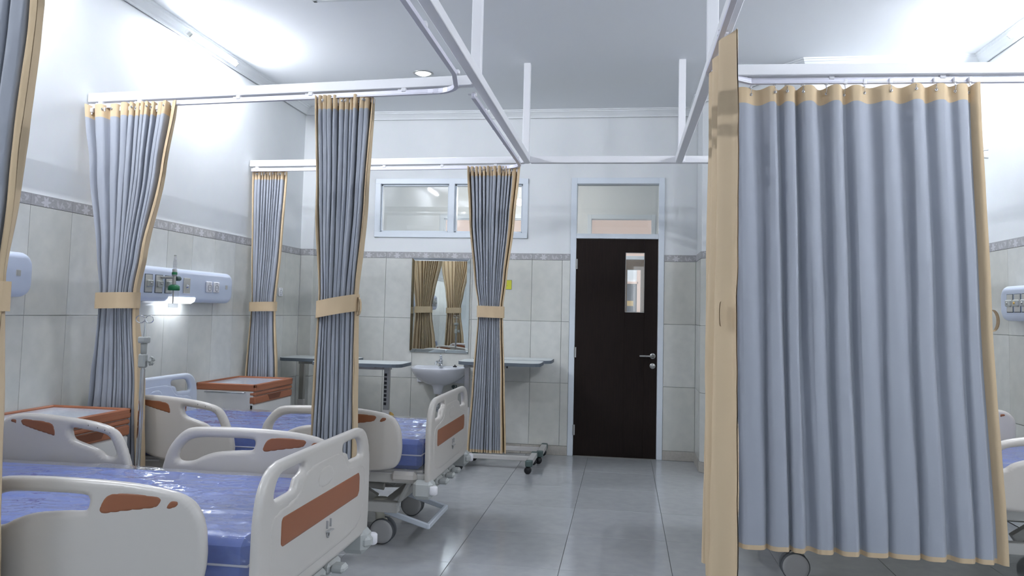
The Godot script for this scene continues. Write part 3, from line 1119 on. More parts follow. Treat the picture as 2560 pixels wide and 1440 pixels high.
func frames() -> void:
	# left and right frames of square white tube hung from the ceiling by posts
	var yb := 2.607
	var t := thing("ceiling_frame", "white square-tube frame hung from the ceiling that carries the curtain rails", "frame")
	var s := 0.054
	var add := func(called: String, a: Vector3, b: Vector3, w: float, h: float) -> void:
		var st := mb()
		bar(st, a, b, w, h, 0.003)
		obj(called, st, M.beam_white, t)
	add.call("beam", Vector3(-0.79, yb, 2.6), Vector3(-0.79, yb, -6.2), s, s)
	add.call("beam", Vector3(XL, yb, -4.25), Vector3(-0.817, yb, -4.045), s, s)
	add.call("beam", Vector3(XL, yb, -6.31), Vector3(-0.817, yb, -6.21), s, s)
	add.call("beam", Vector3(XL, yb, -2.15), Vector3(-0.817, yb, -2.0), s, s)
	add.call("beam", Vector3(0.41, yb - 0.005, 2.6), Vector3(0.41, yb - 0.005, -6.19), s, s)
	add.call("beam", Vector3(-0.763, yb, -6.2), Vector3(1.425, yb - 0.01, -6.19), s, s)
	add.call("beam", Vector3(0.437, yb - 0.03, -3.87), Vector3(XR, yb - 0.03, -3.96), s, s)
	for p in [[-0.805, -6.195], [0.43, -6.19], [-0.80, -4.03], [0.416, -3.89], [-0.80, -1.9], [0.416, -1.8]]:
		var st := mb()
		box(st, Vector3(p[0], (HC + 2.58) * 0.5, p[1]), Vector3(0.054, HC - 2.58, 0.05), 0.003)
		rod(st, Vector3(p[0] + 0.012, HC - 0.02, p[1] + 0.0255), Vector3(p[0] + 0.012, HC - 0.02, p[1] + 0.027), 0.004, 8)
		obj("post", st, M.beam_white, t)
	var y := 2.552
	# far left rail: along the second cross-beam, round the corner and back along the main beam
	var p1 := [Vector3(XL + 0.02, y, -6.285), Vector3(-1.0, y, -6.195)]
	p1 += arc(Vector3(-0.985, y, -6.045), 0.15, PI * 0.5 * -1.0, 0.0)
	p1 += [Vector3(-0.832, y, -5.9), Vector3(-0.832, y, -4.12)]
	var c1 := []
	for x in [-3.15, -2.55, -2.0, -1.5, -1.05]:
		c1.append(Vector3(x, y, lerpf(-6.285, -6.195, (x + 3.2) / 2.2)))
	for z in [-5.9, -5.4, -4.95, -4.5, -4.15]:
		c1.append(Vector3(-0.832, y, z))
	rail("white curtain rail round the farther left bay, below the far cross-beam", p1, Vector3.LEFT, c1)
	var p2 := [Vector3(XL + 0.02, y, -4.215), Vector3(-1.06, y, -4.03)]
	p2 += arc(Vector3(-1.03, y, -3.87), 0.155, -PI * 0.5, 0.0)
	p2 += [Vector3(-0.845, y, -3.7), Vector3(-0.838, y, -2.1)]
	var c2 := []
	for x in [-3.12, -2.85, -2.2, -1.75, -1.2]:
		c2.append(Vector3(x, y, lerpf(-4.215, -4.03, (x + 3.2) / 2.14)))
	for z in [-3.75, -3.1, -2.6]:
		c2.append(Vector3(-0.842, y, z))
	rail("white curtain rail round the nearer left bay, below the nearer cross-beam", p2, Vector3.LEFT, c2)
	var p3 := [Vector3(0.385, y, 0.5), Vector3(0.385, y, -3.6)]
	p3 += arc(Vector3(0.52, y - 0.008, -3.72), 0.14, PI, PI * 1.5)
	p3 += [Vector3(0.6, y - 0.02, -3.885), Vector3(XR - 0.02, y - 0.025, -3.955)]
	var c3 := []
	for z in [-2.3, -2.85, -3.3]:
		c3.append(Vector3(0.385, y, z))
	for x in [0.57, 0.98, 1.49, 2.1]:
		c3.append(Vector3(x, y - 0.02, lerpf(-3.885, -3.955, (x - 0.6) / 2.04)))
	rail("white curtain rail of the right-hand bay above the drawn curtain", p3, Vector3.RIGHT, c3)
	var p4 := [Vector3(XL + 0.02, y, -2.125), Vector3(-1.0, y, -1.99)]
	rail("white curtain rail over the nearest left curtain, out of frame at the top", p4, Vector3.LEFT, [Vector3(-2.5, y, -2.08), Vector3(-1.6, y, -2.03)])

# ------------------------------------------------------------------ beds
func foot_rail_outline() -> PackedVector2Array:
	return smooth2(vv([0.02, 0.60, 0.043, 0.696, 0.078, 0.752, 0.12, 0.793, 0.171, 0.811, 0.30, 0.818, 0.46, 0.818, 0.60, 0.813, 0.70, 0.803, 0.778, 0.787, 0.826, 0.758, 0.855, 0.705, 0.866, 0.63, 0.862, 0.555, 0.838, 0.505, 0.78, 0.482, 0.60, 0.466, 0.35, 0.456, 0.15, 0.46, 0.06, 0.485, 0.02, 0.54]))

func head_rail_outline() -> PackedVector2Array:
	return smooth2(vv([-0.822, 0.76, -0.803, 0.802, -0.763, 0.829, -0.70, 0.839, -0.617, 0.84, -0.501, 0.833, -0.385, 0.822, -0.30, 0.808, -0.241, 0.79, -0.205, 0.765, -0.171, 0.712, -0.145, 0.645, -0.128, 0.585, -0.13, 0.53, -0.17, 0.482, -0.30, 0.455, -0.50, 0.46, -0.66, 0.50, -0.77, 0.57, -0.82, 0.66]))

func bed() -> Node3D:
	var b := thing("hospital_bed", "", "bed", Vector3.ZERO, 0.0, "white plastic hospital beds")
	# side rails, each with its handle opening and two brown inlays
	var turnz := Transform3D(Basis(Vector3(0, 0, 1), Vector3(0, 1, 0), Vector3(-1, 0, 0)), Vector3.ZERO)   # plate x -> z, plate z -> -x
	var fh := smooth2(vv([0.098, 0.672, 0.106, 0.706, 0.137, 0.743, 0.195, 0.765, 0.33, 0.77, 0.45, 0.769, 0.472, 0.757, 0.466, 0.73, 0.455, 0.72, 0.37, 0.714, 0.279, 0.702, 0.214, 0.68, 0.179, 0.662, 0.14, 0.656, 0.112, 0.658]))
	var hh := smooth2(vv([-0.45, 0.776, -0.44, 0.783, -0.397, 0.779, -0.34, 0.772, -0.282, 0.762, -0.25, 0.747, -0.231, 0.719, -0.212, 0.677, -0.213, 0.663, -0.226, 0.657, -0.246, 0.656, -0.268, 0.663, -0.285, 0.676, -0.308, 0.69, -0.343, 0.702, -0.384, 0.714, -0.422, 0.726, -0.438, 0.738, -0.446, 0.757]))
	var fm := plate(foot_rail_outline(), [fh], 0.021, 0.018, 0.0095)
	var hm := plate(head_rail_outline(), [hh], 0.021, 0.018, 0.0095)
	var fi := [smooth2(vv([0.512, 0.727, 0.523, 0.759, 0.544, 0.779, 0.579, 0.786, 0.66, 0.786, 0.707, 0.782, 0.722, 0.771, 0.71, 0.75, 0.69, 0.742, 0.60, 0.728, 0.53, 0.717])), smooth2(vv([0.735, 0.749, 0.748, 0.769, 0.762, 0.773, 0.778, 0.769, 0.78, 0.761, 0.768, 0.749, 0.745, 0.743]))]
	var hi := [smooth2(vv([-0.707, 0.805, -0.70, 0.814, -0.683, 0.817, -0.616, 0.814, -0.566, 0.808, -0.539, 0.80, -0.528, 0.785, -0.519, 0.75, -0.523, 0.742, -0.535, 0.742, -0.56, 0.748, -0.63, 0.765, -0.686, 0.781, -0.70, 0.79])), smooth2(vv([-0.762, 0.802, -0.756, 0.813, -0.745, 0.815, -0.73, 0.813, -0.725, 0.805, -0.725, 0.792, -0.731, 0.79, -0.743, 0.794, -0.755, 0.797]))]
	var inlays := []
	for p in [fi[0], fi[1], hi[0], hi[1]]:
		inlays.append(plate(p, [], 0.0228, 0.003, 0.006))
	var groove := mb()
	tube(groove, [Vector3(0.10, 0.62, 0.0205), Vector3(0.3, 0.635, 0.0205), Vector3(0.55, 0.655, 0.0205), Vector3(0.84, 0.675, 0.0205)], 0.009, 8, Vector2(1.0, 0.35))
	var ridge := fin(groove)
	for sd in [1, -1]:
		for part in 2:
			var nm := "foot_end_rail" if part == 0 else "head_end_rail"
			var o := put(nm, fm if part == 0 else hm, M.bed_plastic, b, Vector3(0, 0, 0.555 * sd))
			for k in 2:
				put("inlay", inlays[part * 2 + k], M.accent, o)
			var lm := mb()
			for x in ([0.25, 0.65] if part == 0 else [-0.6, -0.3]):
				bar(lm, Vector3(x, 0.44, -0.05 * sd), Vector3(x + 0.03, 0.56, -0.022 * sd), 0.035, 0.016, 0.003)
			obj("rail_arm", lm, M.bed_steel, o)
	# end boards
	var out := smooth2(vv([-0.53, 0.44, -0.533, 0.60, -0.527, 0.72, -0.505, 0.795, -0.46, 0.845, -0.40, 0.866, -0.32, 0.87, -0.1, 0.871, 0.1, 0.871, 0.32, 0.87, 0.40, 0.866, 0.46, 0.845, 0.505, 0.795, 0.527, 0.72, 0.533, 0.60, 0.53, 0.44, 0.51, 0.405, 0.4, 0.40, 0.0, 0.40, -0.4, 0.40, -0.51, 0.405]))
	var slot := vv([0.425, 0.752, 0.425, 0.775, 0.41, 0.803, 0.385, 0.822, 0.34, 0.83, 0.25, 0.831, 0.20, 0.829, 0.186, 0.818, 0.19, 0.80, 0.215, 0.793, 0.24, 0.787, 0.253, 0.77, 0.262, 0.755, 0.285, 0.749, 0.35, 0.748, 0.405, 0.746])
	var slot2 := []
	for p in slot:
		slot2.push_front(Vector2(-p.x, p.y))
	var board := plate(out, [smooth2(slot, 4), smooth2(slot2, 4)], 0.017, 0.014, 0.0105, turnz)
	var rim := mb()
	var rp := []
	for p in smooth2(vv([-0.512, 0.43, -0.514, 0.60, -0.508, 0.715, -0.488, 0.785, -0.45, 0.829, -0.395, 0.848, -0.32, 0.851, 0.0, 0.851, 0.32, 0.851, 0.395, 0.848, 0.45, 0.829, 0.488, 0.785, 0.508, 0.715, 0.514, 0.60, 0.512, 0.43]), 4).slice(0, 57):
		rp.append(turnz * Vector3(p.x, p.y, 0))
	tube(rim, rp, 0.0255, 12)
	var relief := plate(smooth2(vv([-0.44, 0.70, -0.455, 0.60, -0.445, 0.52, -0.40, 0.47, -0.30, 0.448, 0.0, 0.445, 0.30, 0.448, 0.40, 0.47, 0.445, 0.52, 0.455, 0.60, 0.44, 0.70, 0.25, 0.735, 0.17, 0.80, 0.0, 0.815, -0.17, 0.80, -0.25, 0.735])), [], 0.0195, 0.004, 0.0105, turnz)
	var lip := mb()
	span(lip, Vector3(-0.024, 0.40, -0.50), Vector3(0.024, 0.425, 0.50), 0.006)
	var whole := joined([board, fin(rim), relief, fin(lip)])
	var inl := plate(rounded_rect(-0.385, 0.585, 0.385, 0.69, 0.025), [], 0.0215, 0.003, 0.008, turnz)
	var oval := plate(smooth2(vv([-0.08, 0.74, -0.06, 0.775, 0.0, 0.785, 0.06, 0.775, 0.08, 0.74, 0.06, 0.712, 0.0, 0.705, -0.06, 0.712])), [], 0.021, 0.002, 0.009, turnz)
	for e in [["foot_board", 1.005], ["head_board", -1.005]]:
		var o := put(e[0], whole, M.bed_plastic if e[1] > 0 else M.bed_blue_white, b, Vector3(e[1], 0.0 if e[1] > 0 else 0.02, 0))
		put("inlay", inl, M.accent, o)
		put("emblem_panel", oval, M.bed_plastic if e[1] > 0 else M.bed_blue_white, o)
		if e[1] > 0:
			var hk := mb()
			for z in [-0.055, -0.02]:
				bar(hk, Vector3(0.0215, 0.545, z), Vector3(0.0215, 0.575, z), 0.012, 0.004, 0.001)
			bar(hk, Vector3(0.0215, 0.535, -0.06), Vector3(0.0215, 0.535, -0.015), 0.03, 0.004, 0.001)
			lathe(hk, [Vector2(0.006, 0), Vector2(0.013, 0), Vector2(0.013, 0.004), Vector2(0.006, 0.004)], 14, Transform3D(Basis(Vector3.BACK, -PI / 2), Vector3(0.0195, 0.52, -0.0375)))
			obj("cord_hook", hk, M.wheel_grey, o)
	# lying surface, underframe, lifting arms
	var st := mb()
	span(st, Vector3(-0.97, 0.425, -0.45), Vector3(0.965, 0.462, 0.45), 0.008)
	for z in [-0.47, 0.47]:
		span(st, Vector3(-0.98, 0.395, z - 0.02), Vector3(0.985, 0.45, z + 0.02), 0.006)
	obj("lying_surface", st, M.bed_steel, b)
	for z in [-0.485, 0.485]:
		st = mb()
		span(st, Vector3(0.79, 0.405, z - 0.03), Vector3(0.94, 0.465, z + 0.03), 0.018)
		obj("corner_cover", st, M.bed_plastic, b)
	st = mb()
	for z in [-0.36, 0.36]:
		span(st, Vector3(-0.86, 0.2, z - 0.025), Vector3(0.80, 0.26, z + 0.025), 0.004)
	for x in [-0.80, 0.72]:
		span(st, Vector3(x - 0.03, 0.2, -0.36), Vector3(x + 0.03, 0.255, 0.36), 0.004)
	obj("base_frame", st, M.bed_steel, b)
	st = mb()
	for z in [-0.22, 0.22]:
		bar(st, Vector3(0.62, 0.24, z), Vector3(0.30, 0.425, z), 0.05, 0.05, 0.004)
		bar(st, Vector3(-0.45, 0.24, z), Vector3(-0.72, 0.425, z), 0.05, 0.05, 0.004)
		bar(st, Vector3(0.80, 0.26, z * 1.5), Vector3(0.88, 0.42, z * 1.5), 0.07, 0.02, 0.004)
	rod(st, Vector3(0.60, 0.26, 0), Vector3(-0.4, 0.36, 0), 0.022, 12)
	obj("lifting_arm", st, M.bed_steel, b)
	# corner buffers with their rollers
	for sx in [1, -1]:
		for sz in [1, -1]:
			st = mb()
			var c := Vector3(0.985 * sx, 0.39, 0.49 * sz)
			span(st, c + Vector3(-0.06, -0.07, -0.05), c + Vector3(0.055, 0.035, 0.05), 0.022)
			span(st, c + Vector3(-0.01 if sx > 0 else -0.07, -0.05, -0.042), c + Vector3(0.07 if sx > 0 else 0.01, 0.012, 0.042), 0.02)
			var bu := obj("buffer", st, M.bumper, b)
			st = mb()
			lathe(st, [Vector2(0, -0.024), Vector2(0.018, -0.024), Vector2(0.024, -0.018), Vector2(0.024, 0.018), Vector2(0.018, 0.024), Vector2(0, 0.024)], 16, Transform3D(Basis.IDENTITY, c + Vector3(0.058 * sx, -0.018, 0.03 * sz)))
			obj("roller", st, M.plastic_white, bu)
	# cranks folded under the foot board, brake bar
	for z in [-0.24, -0.08, 0.10]:
		st = mb()
		rod(st, Vector3(0.75, 0.345, z), Vector3(0.985, 0.345, z), 0.012, 10)
		span(st, Vector3(0.955, 0.322, z - 0.055), Vector3(0.99, 0.366, z + 0.075), 0.012)
		span(st, Vector3(0.985, 0.33, z + 0.01), Vector3(1.045, 0.362, z + 0.075), 0.011)
		obj("crank", st, M.bumper, b)
	st = mb()
	var by := 0.115
	bar(st, Vector3(0.70, 0.19, 0.3), Vector3(0.96, by, 0.30), 0.02, 0.032, 0.005)
	bar(st, Vector3(0.70, 0.19, -0.16), Vector3(0.96, by, -0.16), 0.02, 0.032, 0.005)
	bar(st, Vector3(0.965, by, 0.311), Vector3(0.965, by, -0.171), 0.026, 0.032, 0.006)
	obj("brake_bar", st, M.bed_blue_white, b)
	# castors
	for e in [[0.69, 0.285], [0.69, -0.37], [-0.80, 0.33], [-0.80, -0.33]]:
		st = mb()
		var cx: float = e[0]
		var cz: float = e[1]
		lathe(st, [Vector2(0, 0.125), Vector2(0.026, 0.125), Vector2(0.028, 0.17), Vector2(0.036, 0.18), Vector2(0.042, 0.205), Vector2(0.042, 0.26), Vector2(0, 0.262)], 18, Transform3D(Basis.IDENTITY, Vector3(cx - 0.02, 0, cz)))
		box(st, Vector3(cx, 0.11, cz), Vector3(0.05, 0.07, 0.022), 0.008)
		var ca := obj("castor", st, M.hub, b)
		for s in [1, -1]:
			st = mb()
			var ax := Transform3D(Basis(Vector3.RIGHT, PI / 2 * s), Vector3(cx, 0.0735, cz + 0.014 * s))
			lathe(st, [Vector2(0, 0), Vector2(0.066, 0), Vector2(0.0735, 0.006), Vector2(0.0735, 0.018), Vector2(0.068, 0.024)], 32, ax)
			obj("tyre", st, M.tyre, ca)
			st = mb()
			lathe(st, [Vector2(0.0685, 0.0225), Vector2(0.066, 0.0275), Vector2(0.05, 0.0295), Vector2(0, 0.03)], 32, ax)
			obj("wheel_cover", st, M.wheel_grey, ca)
	return b

# a blue mattress still in its crumpled clear bag
func mattress(seed_: int, turn := 0.0) -> Node3D:
	var t := thing("mattress", "", "mattress", Vector3.ZERO, turn, "blue mattresses in clear film")
	var x0 := -0.965
	var x1 := 0.95
	var y0 := 0.465
	var y1 := 0.632
	var zz := 0.455
	var lump := FastNoiseLite.new()
	lump.seed = seed_
	lump.frequency = 1.0
	var st := mb()
	span(st, Vector3(x0, y0, -zz), Vector3(x1, y1, zz), 0.025)
	obj("cover", st, M.mattress, t)
	st = mb()
	for y in [0.548]:
		var pts := [Vector3(x0, y, -zz), Vector3(x1, y, -zz), Vector3(x1, y, zz), Vector3(x0, y, zz), Vector3(x0, y, -zz)]
		for k in 4:
			rod(st, pts[k], pts[k + 1], 0.004, 6)
	obj("piping", st, M.piping, t)
	# film: a draped sheet over top and long sides, with ridged creases
	var cr := FastNoiseLite.new()
	cr.seed = seed_ + 5
	cr.noise_type = FastNoiseLite.TYPE_SIMPLEX_SMOOTH
	cr.fractal_type = FastNoiseLite.FRACTAL_RIDGED
	cr.fractal_octaves = 4
	cr.frequency = 1.0
	var rows := []
	var nv := 120
	var nu := 200
	var half := zz + 0.006
	var side := 0.165
	var len_ := 2.0 * (half + side)
	for j in nv + 1:
		var row := []
		var q := -half - side + len_ * j / nv     # across: side, top, side
		for i in nu + 1:
			var x := lerpf(x0 - 0.02, x1 + 0.02, float(i) / nu)
			var base: Vector3
			var nn: Vector3
			if q < -half:
				base = Vector3(x, y1 - (-half - q), -half)
				nn = Vector3(0, 0, -1)
			elif q > half:
				base = Vector3(x, y1 - (q - half), half)
				nn = Vector3(0, 0, 1)
			else:
				base = Vector3(x, y1, q)
				nn = Vector3.UP
			var edge := clampf(1.0 - absf(absf(q) - half) / 0.03, 0.0, 1.0)
			if edge > 0.0:
				nn = (nn + (Vector3.UP if absf(q) > half else Vector3(0, 0, signf(q))) * edge).normalized()
			var c1 := cr.get_noise_3d(x * 1.6 + q * 1.1, q * 4.5, base.y * 4.0)
			var c2 := cr.get_noise_3d(x * 7.0 + 9.0, q * 9.0, base.y * 9.0 + 3.0)
			var sw := lump.get_noise_2d(x * 2.0, q * 2.0)
			var hgt := 0.006 + 0.009 * maxf(0.0, c1) + 0.006 * maxf(0.0, c2) * (0.5 + sw) + 0.004 * sw
			var end := minf(absf(x - x0), absf(x1 - x))
			if end < 0.05:
				hgt += (0.05 - end) * 0.25 * (0.5 + 0.5 * lump.get_noise_2d(q * 14.0, x))
			row.append(base + nn * maxf(0.003, hgt))
		rows.append(row)
	rows.reverse()
	put("clear_film", sheet(rows, 0, nv, 0, nu), M.film, t)
	# its foot end, gathered
	var er := []
	for j in 13:
		var row := []
		for i in 61:
			var z := lerpf(-half, half, i / 60.0)
			var y := lerpf(y1 + 0.004, y0 - 0.01, j / 12.0)
			row.append(Vector3(x1 + 0.02 + 0.014 * cr.get_noise_2d(z * 7.0, y * 9.0) * sin(PI * j / 12.0), y, z))
		row.reverse()
		er.append(row)
	put("clear_film", sheet(er, 0, 12, 0, 60), M.film, t)
	return t

func beds() -> void:
	var b := bed()
	b.set_meta("label", "nearest hospital bed at lower left, its foot board cut off by the lower border")
	b.position = Vector3(-2.12, 0, -2.84)
	var b2 := copy(b, "hospital bed standing beyond the nearest one, its castor and brake bar showing", Vector3(-2.08, 0, -4.83))
	for nm in ["foot_end_rail", "head_end_rail"]:      # on its far side both rails are lowered
		for ch in b2.get_children():
			if str(ch.name).begins_with(nm) and ch.position.z < 0.0:
				ch.position += Vector3(0, -0.33, 0.0)
	copy(b, "hospital bed at the right border, mostly hidden by the wide drawn curtain", Vector3(1.60, 0, -4.76), PI)
	var m := mattress(5)
	m.set_meta("label", "blue mattress in crumpled clear film on the nearest hospital bed")
	m.position = Vector3(-2.12, 0, -2.84)
	var m2 := mattress(17)
	m2.set_meta("label", "blue mattress in crumpled clear film on the bed beyond the nearest one")
	m2.position = Vector3(-2.08, 0, -4.83)
	copy(m, "blue mattress in film at the right border, on the bed behind the drawn curtain", Vector3(1.60, 0, -4.76), PI)

# ------------------------------------------------------------------ furniture and fittings
func cabinet(label: String, at: Vector3) -> Node3D:
	# bedside cabinet; its drawers face +x
	var t := thing("bedside_cabinet", label, "cabinet", at, 0.0, "bedside cabinets")
	var dx := 0.245     # half depth
	var dz := 0.335     # half width
	var h := 0.785
	var st := mb()
	span(st, Vector3(-dx, 0.06, -dz + 0.006), Vector3(dx - 0.02, h - 0.05, dz - 0.006), 0.004)
	obj("body", st, M.cab_white, t)
	st = mb()
	span(st, Vector3(-dx, h - 0.055, -dz), Vector3(dx, h - 0.018, dz), 0.008)
	var top := obj("top", st, M.cab_brown, t)
	st = mb()
	for e in [[-dx, -dz, dx, -dz + 0.022], [-dx, dz - 0.022, dx, dz], [-dx, -dz, -dx + 0.022, dz], [dx - 0.022, -dz, dx, dz]]:
		span(st, Vector3(e[0], h - 0.03, e[1]), Vector3(e[2], h, e[3]), 0.006)
	obj("raised_edge", st, M.cab_brown, top)
	st = mb()
	span(st, Vector3(-dx + 0.015, h - 0.02, -dz + 0.015), Vector3(dx - 0.015, h - 0.012, dz - 0.015), 0.002)
	obj("tray", st, M.tray, top)
	st = mb()
	for z in [-0.2, 0.2]:
		rod(st, Vector3(-0.14 if z > 0 else -0.14, h - 0.062, dz + 0.004), Vector3(-0.14, h - 0.062, dz + 0.022), 0.004, 8)
	st = mb()
	rod(st, Vector3(-0.155, h - 0.064, dz + 0.02), Vector3(0.165, h - 0.064, dz + 0.02), 0.006, 10)
	for x in [-0.15, 0.16]:
		rod(st, Vector3(x, h - 0.064, dz - 0.012), Vector3(x, h - 0.064, dz + 0.02), 0.005, 8)
	obj("towel_bar", st, M.chrome, t)
	# pull-out shelf, then drawers with scooped grips
	var y := h - 0.058
	var rows := [["shelf", 0.032, false], ["drawer", 0.062, true]]
	for r in rows:
		st = mb()
		span(st, Vector3(dx - 0.05, y - r[1] + 0.003, -dz + 0.002), Vector3(dx - 0.002, y - 0.003, dz - 0.002), 0.008)
		var d := obj(r[0], st, M.cab_brown, t)
		if r[2]:
			_grip(d, dx, y, 0.062)
		y -= r[1]
	var lower := [0.155, 0.175, 0.175]
	for i in 3:
		var hh: float = lower[i]
		st = mb()
		span(st, Vector3(dx - 0.045, y - hh + 0.004, -dz + 0.01), Vector3(dx - 0.008, y - (0.003 if i == 0 else 0.085), dz - 0.006), 0.004)
		var d2 := obj("drawer_front", st, M.cab_white, t)
		if i > 0:
			for k in 2:
				st = mb()
				var a := y - (0.002 if k == 0 else 0.032)
				span(st, Vector3(dx - 0.045, a - (0.027 if k == 0 else 0.055), -dz + 0.002), Vector3(dx - 0.003, a, dz - 0.002), 0.007)
				obj("drawer_trim", st, M.cab_brown, d2)
			_grip(d2, dx, y - 0.032, 0.055)
		y -= hh
	for x in [-0.19, 0.18]:
		for z in [-0.27, 0.27]:
			st = mb()
			lathe(st, [Vector2(0, 0.062), Vector2(0.012, 0.062), Vector2(0.012, 0.045), Vector2(0, 0.045)], 10, Transform3D(Basis.IDENTITY, Vector3(x, 0, z)))
			lathe(st, [Vector2(0, -0.009), Vector2(0.02, -0.009), Vector2(0.0245, -0.005), Vector2(0.0245, 0.005), Vector2(0.02, 0.009), Vector2(0, 0.009)], 16, Transform3D(Basis(Vector3.RIGHT, PI / 2), Vector3(x, 0.0245, z)))
			obj("castor", st, M.black, t)
	return t

func _grip(d: Node3D, dx: float, y: float, h: float) -> void:
	var st := mb()
	var z := 0.115
	var pts := PackedVector2Array([Vector2(-z, y - 0.006), Vector2(z, y - 0.006), Vector2(z - 0.028, y - h + 0.016), Vector2(-z + 0.028, y - h + 0.016)])
	prism(st, pts, dx - 0.012, dx - 0.0005, Transform3D(Basis(Vector3(0, 0, -1), Vector3.UP, Vector3(1, 0, 0)), Vector3.ZERO))
	obj("grip", st, M.cab_dark, d)

func table(label: String, x0: float, x1: float, z0: float, z1: float, y: float, col_x: float, notched: bool) -> Node3D:
	# overbed table: top on a column at one end, H-shaped foot on castors. z1 is the nearer edge
	var zc := (z0 + z1) * 0.5
	var t := thing("overbed_table", label, "table", Vector3(col_x, 0, zc), 0.0, "overbed tables against the far wall")
	var lie := func(yy: float) -> Transform3D: return Transform3D(Basis(Vector3.RIGHT, Vector3(0, 0, -1), Vector3.UP), Vector3(0, yy, 0))
	var a := x0 - col_x
	var b := x1 - col_x
	var dz := (z1 - z0) * 0.5
	var outline := rounded_rect(a, -dz, b, dz, 0.09, 8)
	var inner := rounded_rect(a + 0.004, -dz + 0.004, b - 0.004, dz - 0.004, 0.087, 8)
	var st := mb()
	prism(st, inner, -0.002, 0.0012, lie.call(y))
	obj("tabletop", st, M.table_top, t)
	st = mb()
	prism(st, outline, -0.028, 0.0, lie.call(y))
	obj("edge_band", st, M.table_edge, t)
	var side := 1.0 if (a + b) > 0.0 else -1.0
	st = mb()
	span(st, Vector3(minf(-0.03, side * 0.34), y - 0.062, -0.03), Vector3(maxf(0.03, side * 0.34), y - 0.028, 0.03), 0.003)
	for x in [0.03, 0.1]:
		lathe(st, [Vector2(0, 0), Vector2(0.009, 0.0), Vector2(0.007, 0.005), Vector2(0, 0.006)], 12, Transform3D(Basis(Vector3.RIGHT, PI / 2), Vector3(side * x, y - 0.046, 0.03)))
	obj("bracket", st, M.table_steel, t)
	st = mb()
	span(st, Vector3(side * 0.36 - 0.006, y - 0.06, -0.01), Vector3(side * 0.36 + 0.006, y - 0.028, 0.01), 0.002)
	obj("release_lever", st, M.black, t)
	st = mb()
	span(st, Vector3(-0.024, 0.5, -0.02), Vector3(0.024, y - 0.05, 0.02), 0.004)
	obj("column", st, M.steel if not notched else M.table_steel, t)
	st = mb()
	span(st, Vector3(-0.03, 0.05, -0.026), Vector3(0.03, 0.52, 0.026), 0.004)
	var sl := obj("sleeve", st, M.foot_white, t)
	if notched:
		st = mb()
		for k in 8:
			span(st, Vector3(-0.019, 0.56 + k * 0.035, 0.0202), Vector3(0.004, 0.583 + k * 0.035, 0.0215), 0.0)
		obj("notches", st, M.black, t)
		st = mb()
		lathe(st, [Vector2(0, 0), Vector2(0.024, 0), Vector2(0.026, 0.012), Vector2(0.02, 0.024), Vector2(0, 0.026)], 20, Transform3D(Basis(Vector3.RIGHT, PI / 2), Vector3(-0.004, 0.46, 0.026)))
		obj("knob", st, M.grey_plastic, sl)
		st = mb()
		lathe(st, [Vector2(0, -0.005), Vector2(0.035, -0.005), Vector2(0.04, 0.0), Vector2(0.035, 0.005), Vector2(0, 0.005)], 20, Transform3D(Basis(Vector3.RIGHT, PI / 2), Vector3(0.03, 0.462, -0.005)))
		obj("yellow_wheel", st, M.label_yellow, sl)
		st = mb()
		span(st, Vector3(-0.028, 0.25, 0.026), Vector3(0.022, 0.41, 0.0268), 0.0)
		obj("paper_label", st, M.table_top, sl)
		st = mb()
		for k in 2:
			for x in [-0.02, -0.008, 0.004]:
				span(st, Vector3(x - 0.004, 0.392 - k * 0.022, 0.0268), Vector3(x + 0.0045, 0.4 - k * 0.022, 0.0274), 0.0)
		for k in 7:
			span(st, Vector3(-0.02, 0.345 - k * 0.012, 0.0268), Vector3(0.012 - 0.006 * (k % 3), 0.347 - k * 0.012, 0.0272), 0.0)
		obj("print", st, M.black, sl)
	# foot
	var fx := 0.60 * side
	st = mb()
	span(st, Vector3(minf(-0.02, fx), 0.075, -0.03), Vector3(maxf(0.02, fx), 0.11, 0.03), 0.003)
	obj("base_bar", st, M.foot_white, t)
	for x in [0.0, fx]:
		st = mb()
		span(st, Vector3(x - 0.026, 0.07, -dz * 0.98), Vector3(x + 0.026, 0.112, dz * 0.98), 0.003)
		var ft := obj("foot", st, M.foot_white, t)
		for s in [-1, 1]:
			st = mb()
			span(st, Vector3(x - 0.03, 0.064, dz * 0.98 * s - 0.03), Vector3(x + 0.03, 0.116, dz * 0.98 * s + 0.03), 0.006)
			obj("end_cap", st, M.cap_green, ft)
			st = mb()
			for k in [-0.012, 0.012]:
				lathe(st, [Vector2(0, -0.008), Vector2(0.026, -0.008), Vector2(0.031, -0.004), Vector2(0.031, 0.004), Vector2(0.026, 0.008), Vector2(0, 0.008)], 18, Transform3D(Basis(Vector3.RIGHT, PI / 2), Vector3(x - 0.01, 0.031, dz * 0.96 * s + k)))
			obj("castor", st, M.black, ft)
	return t

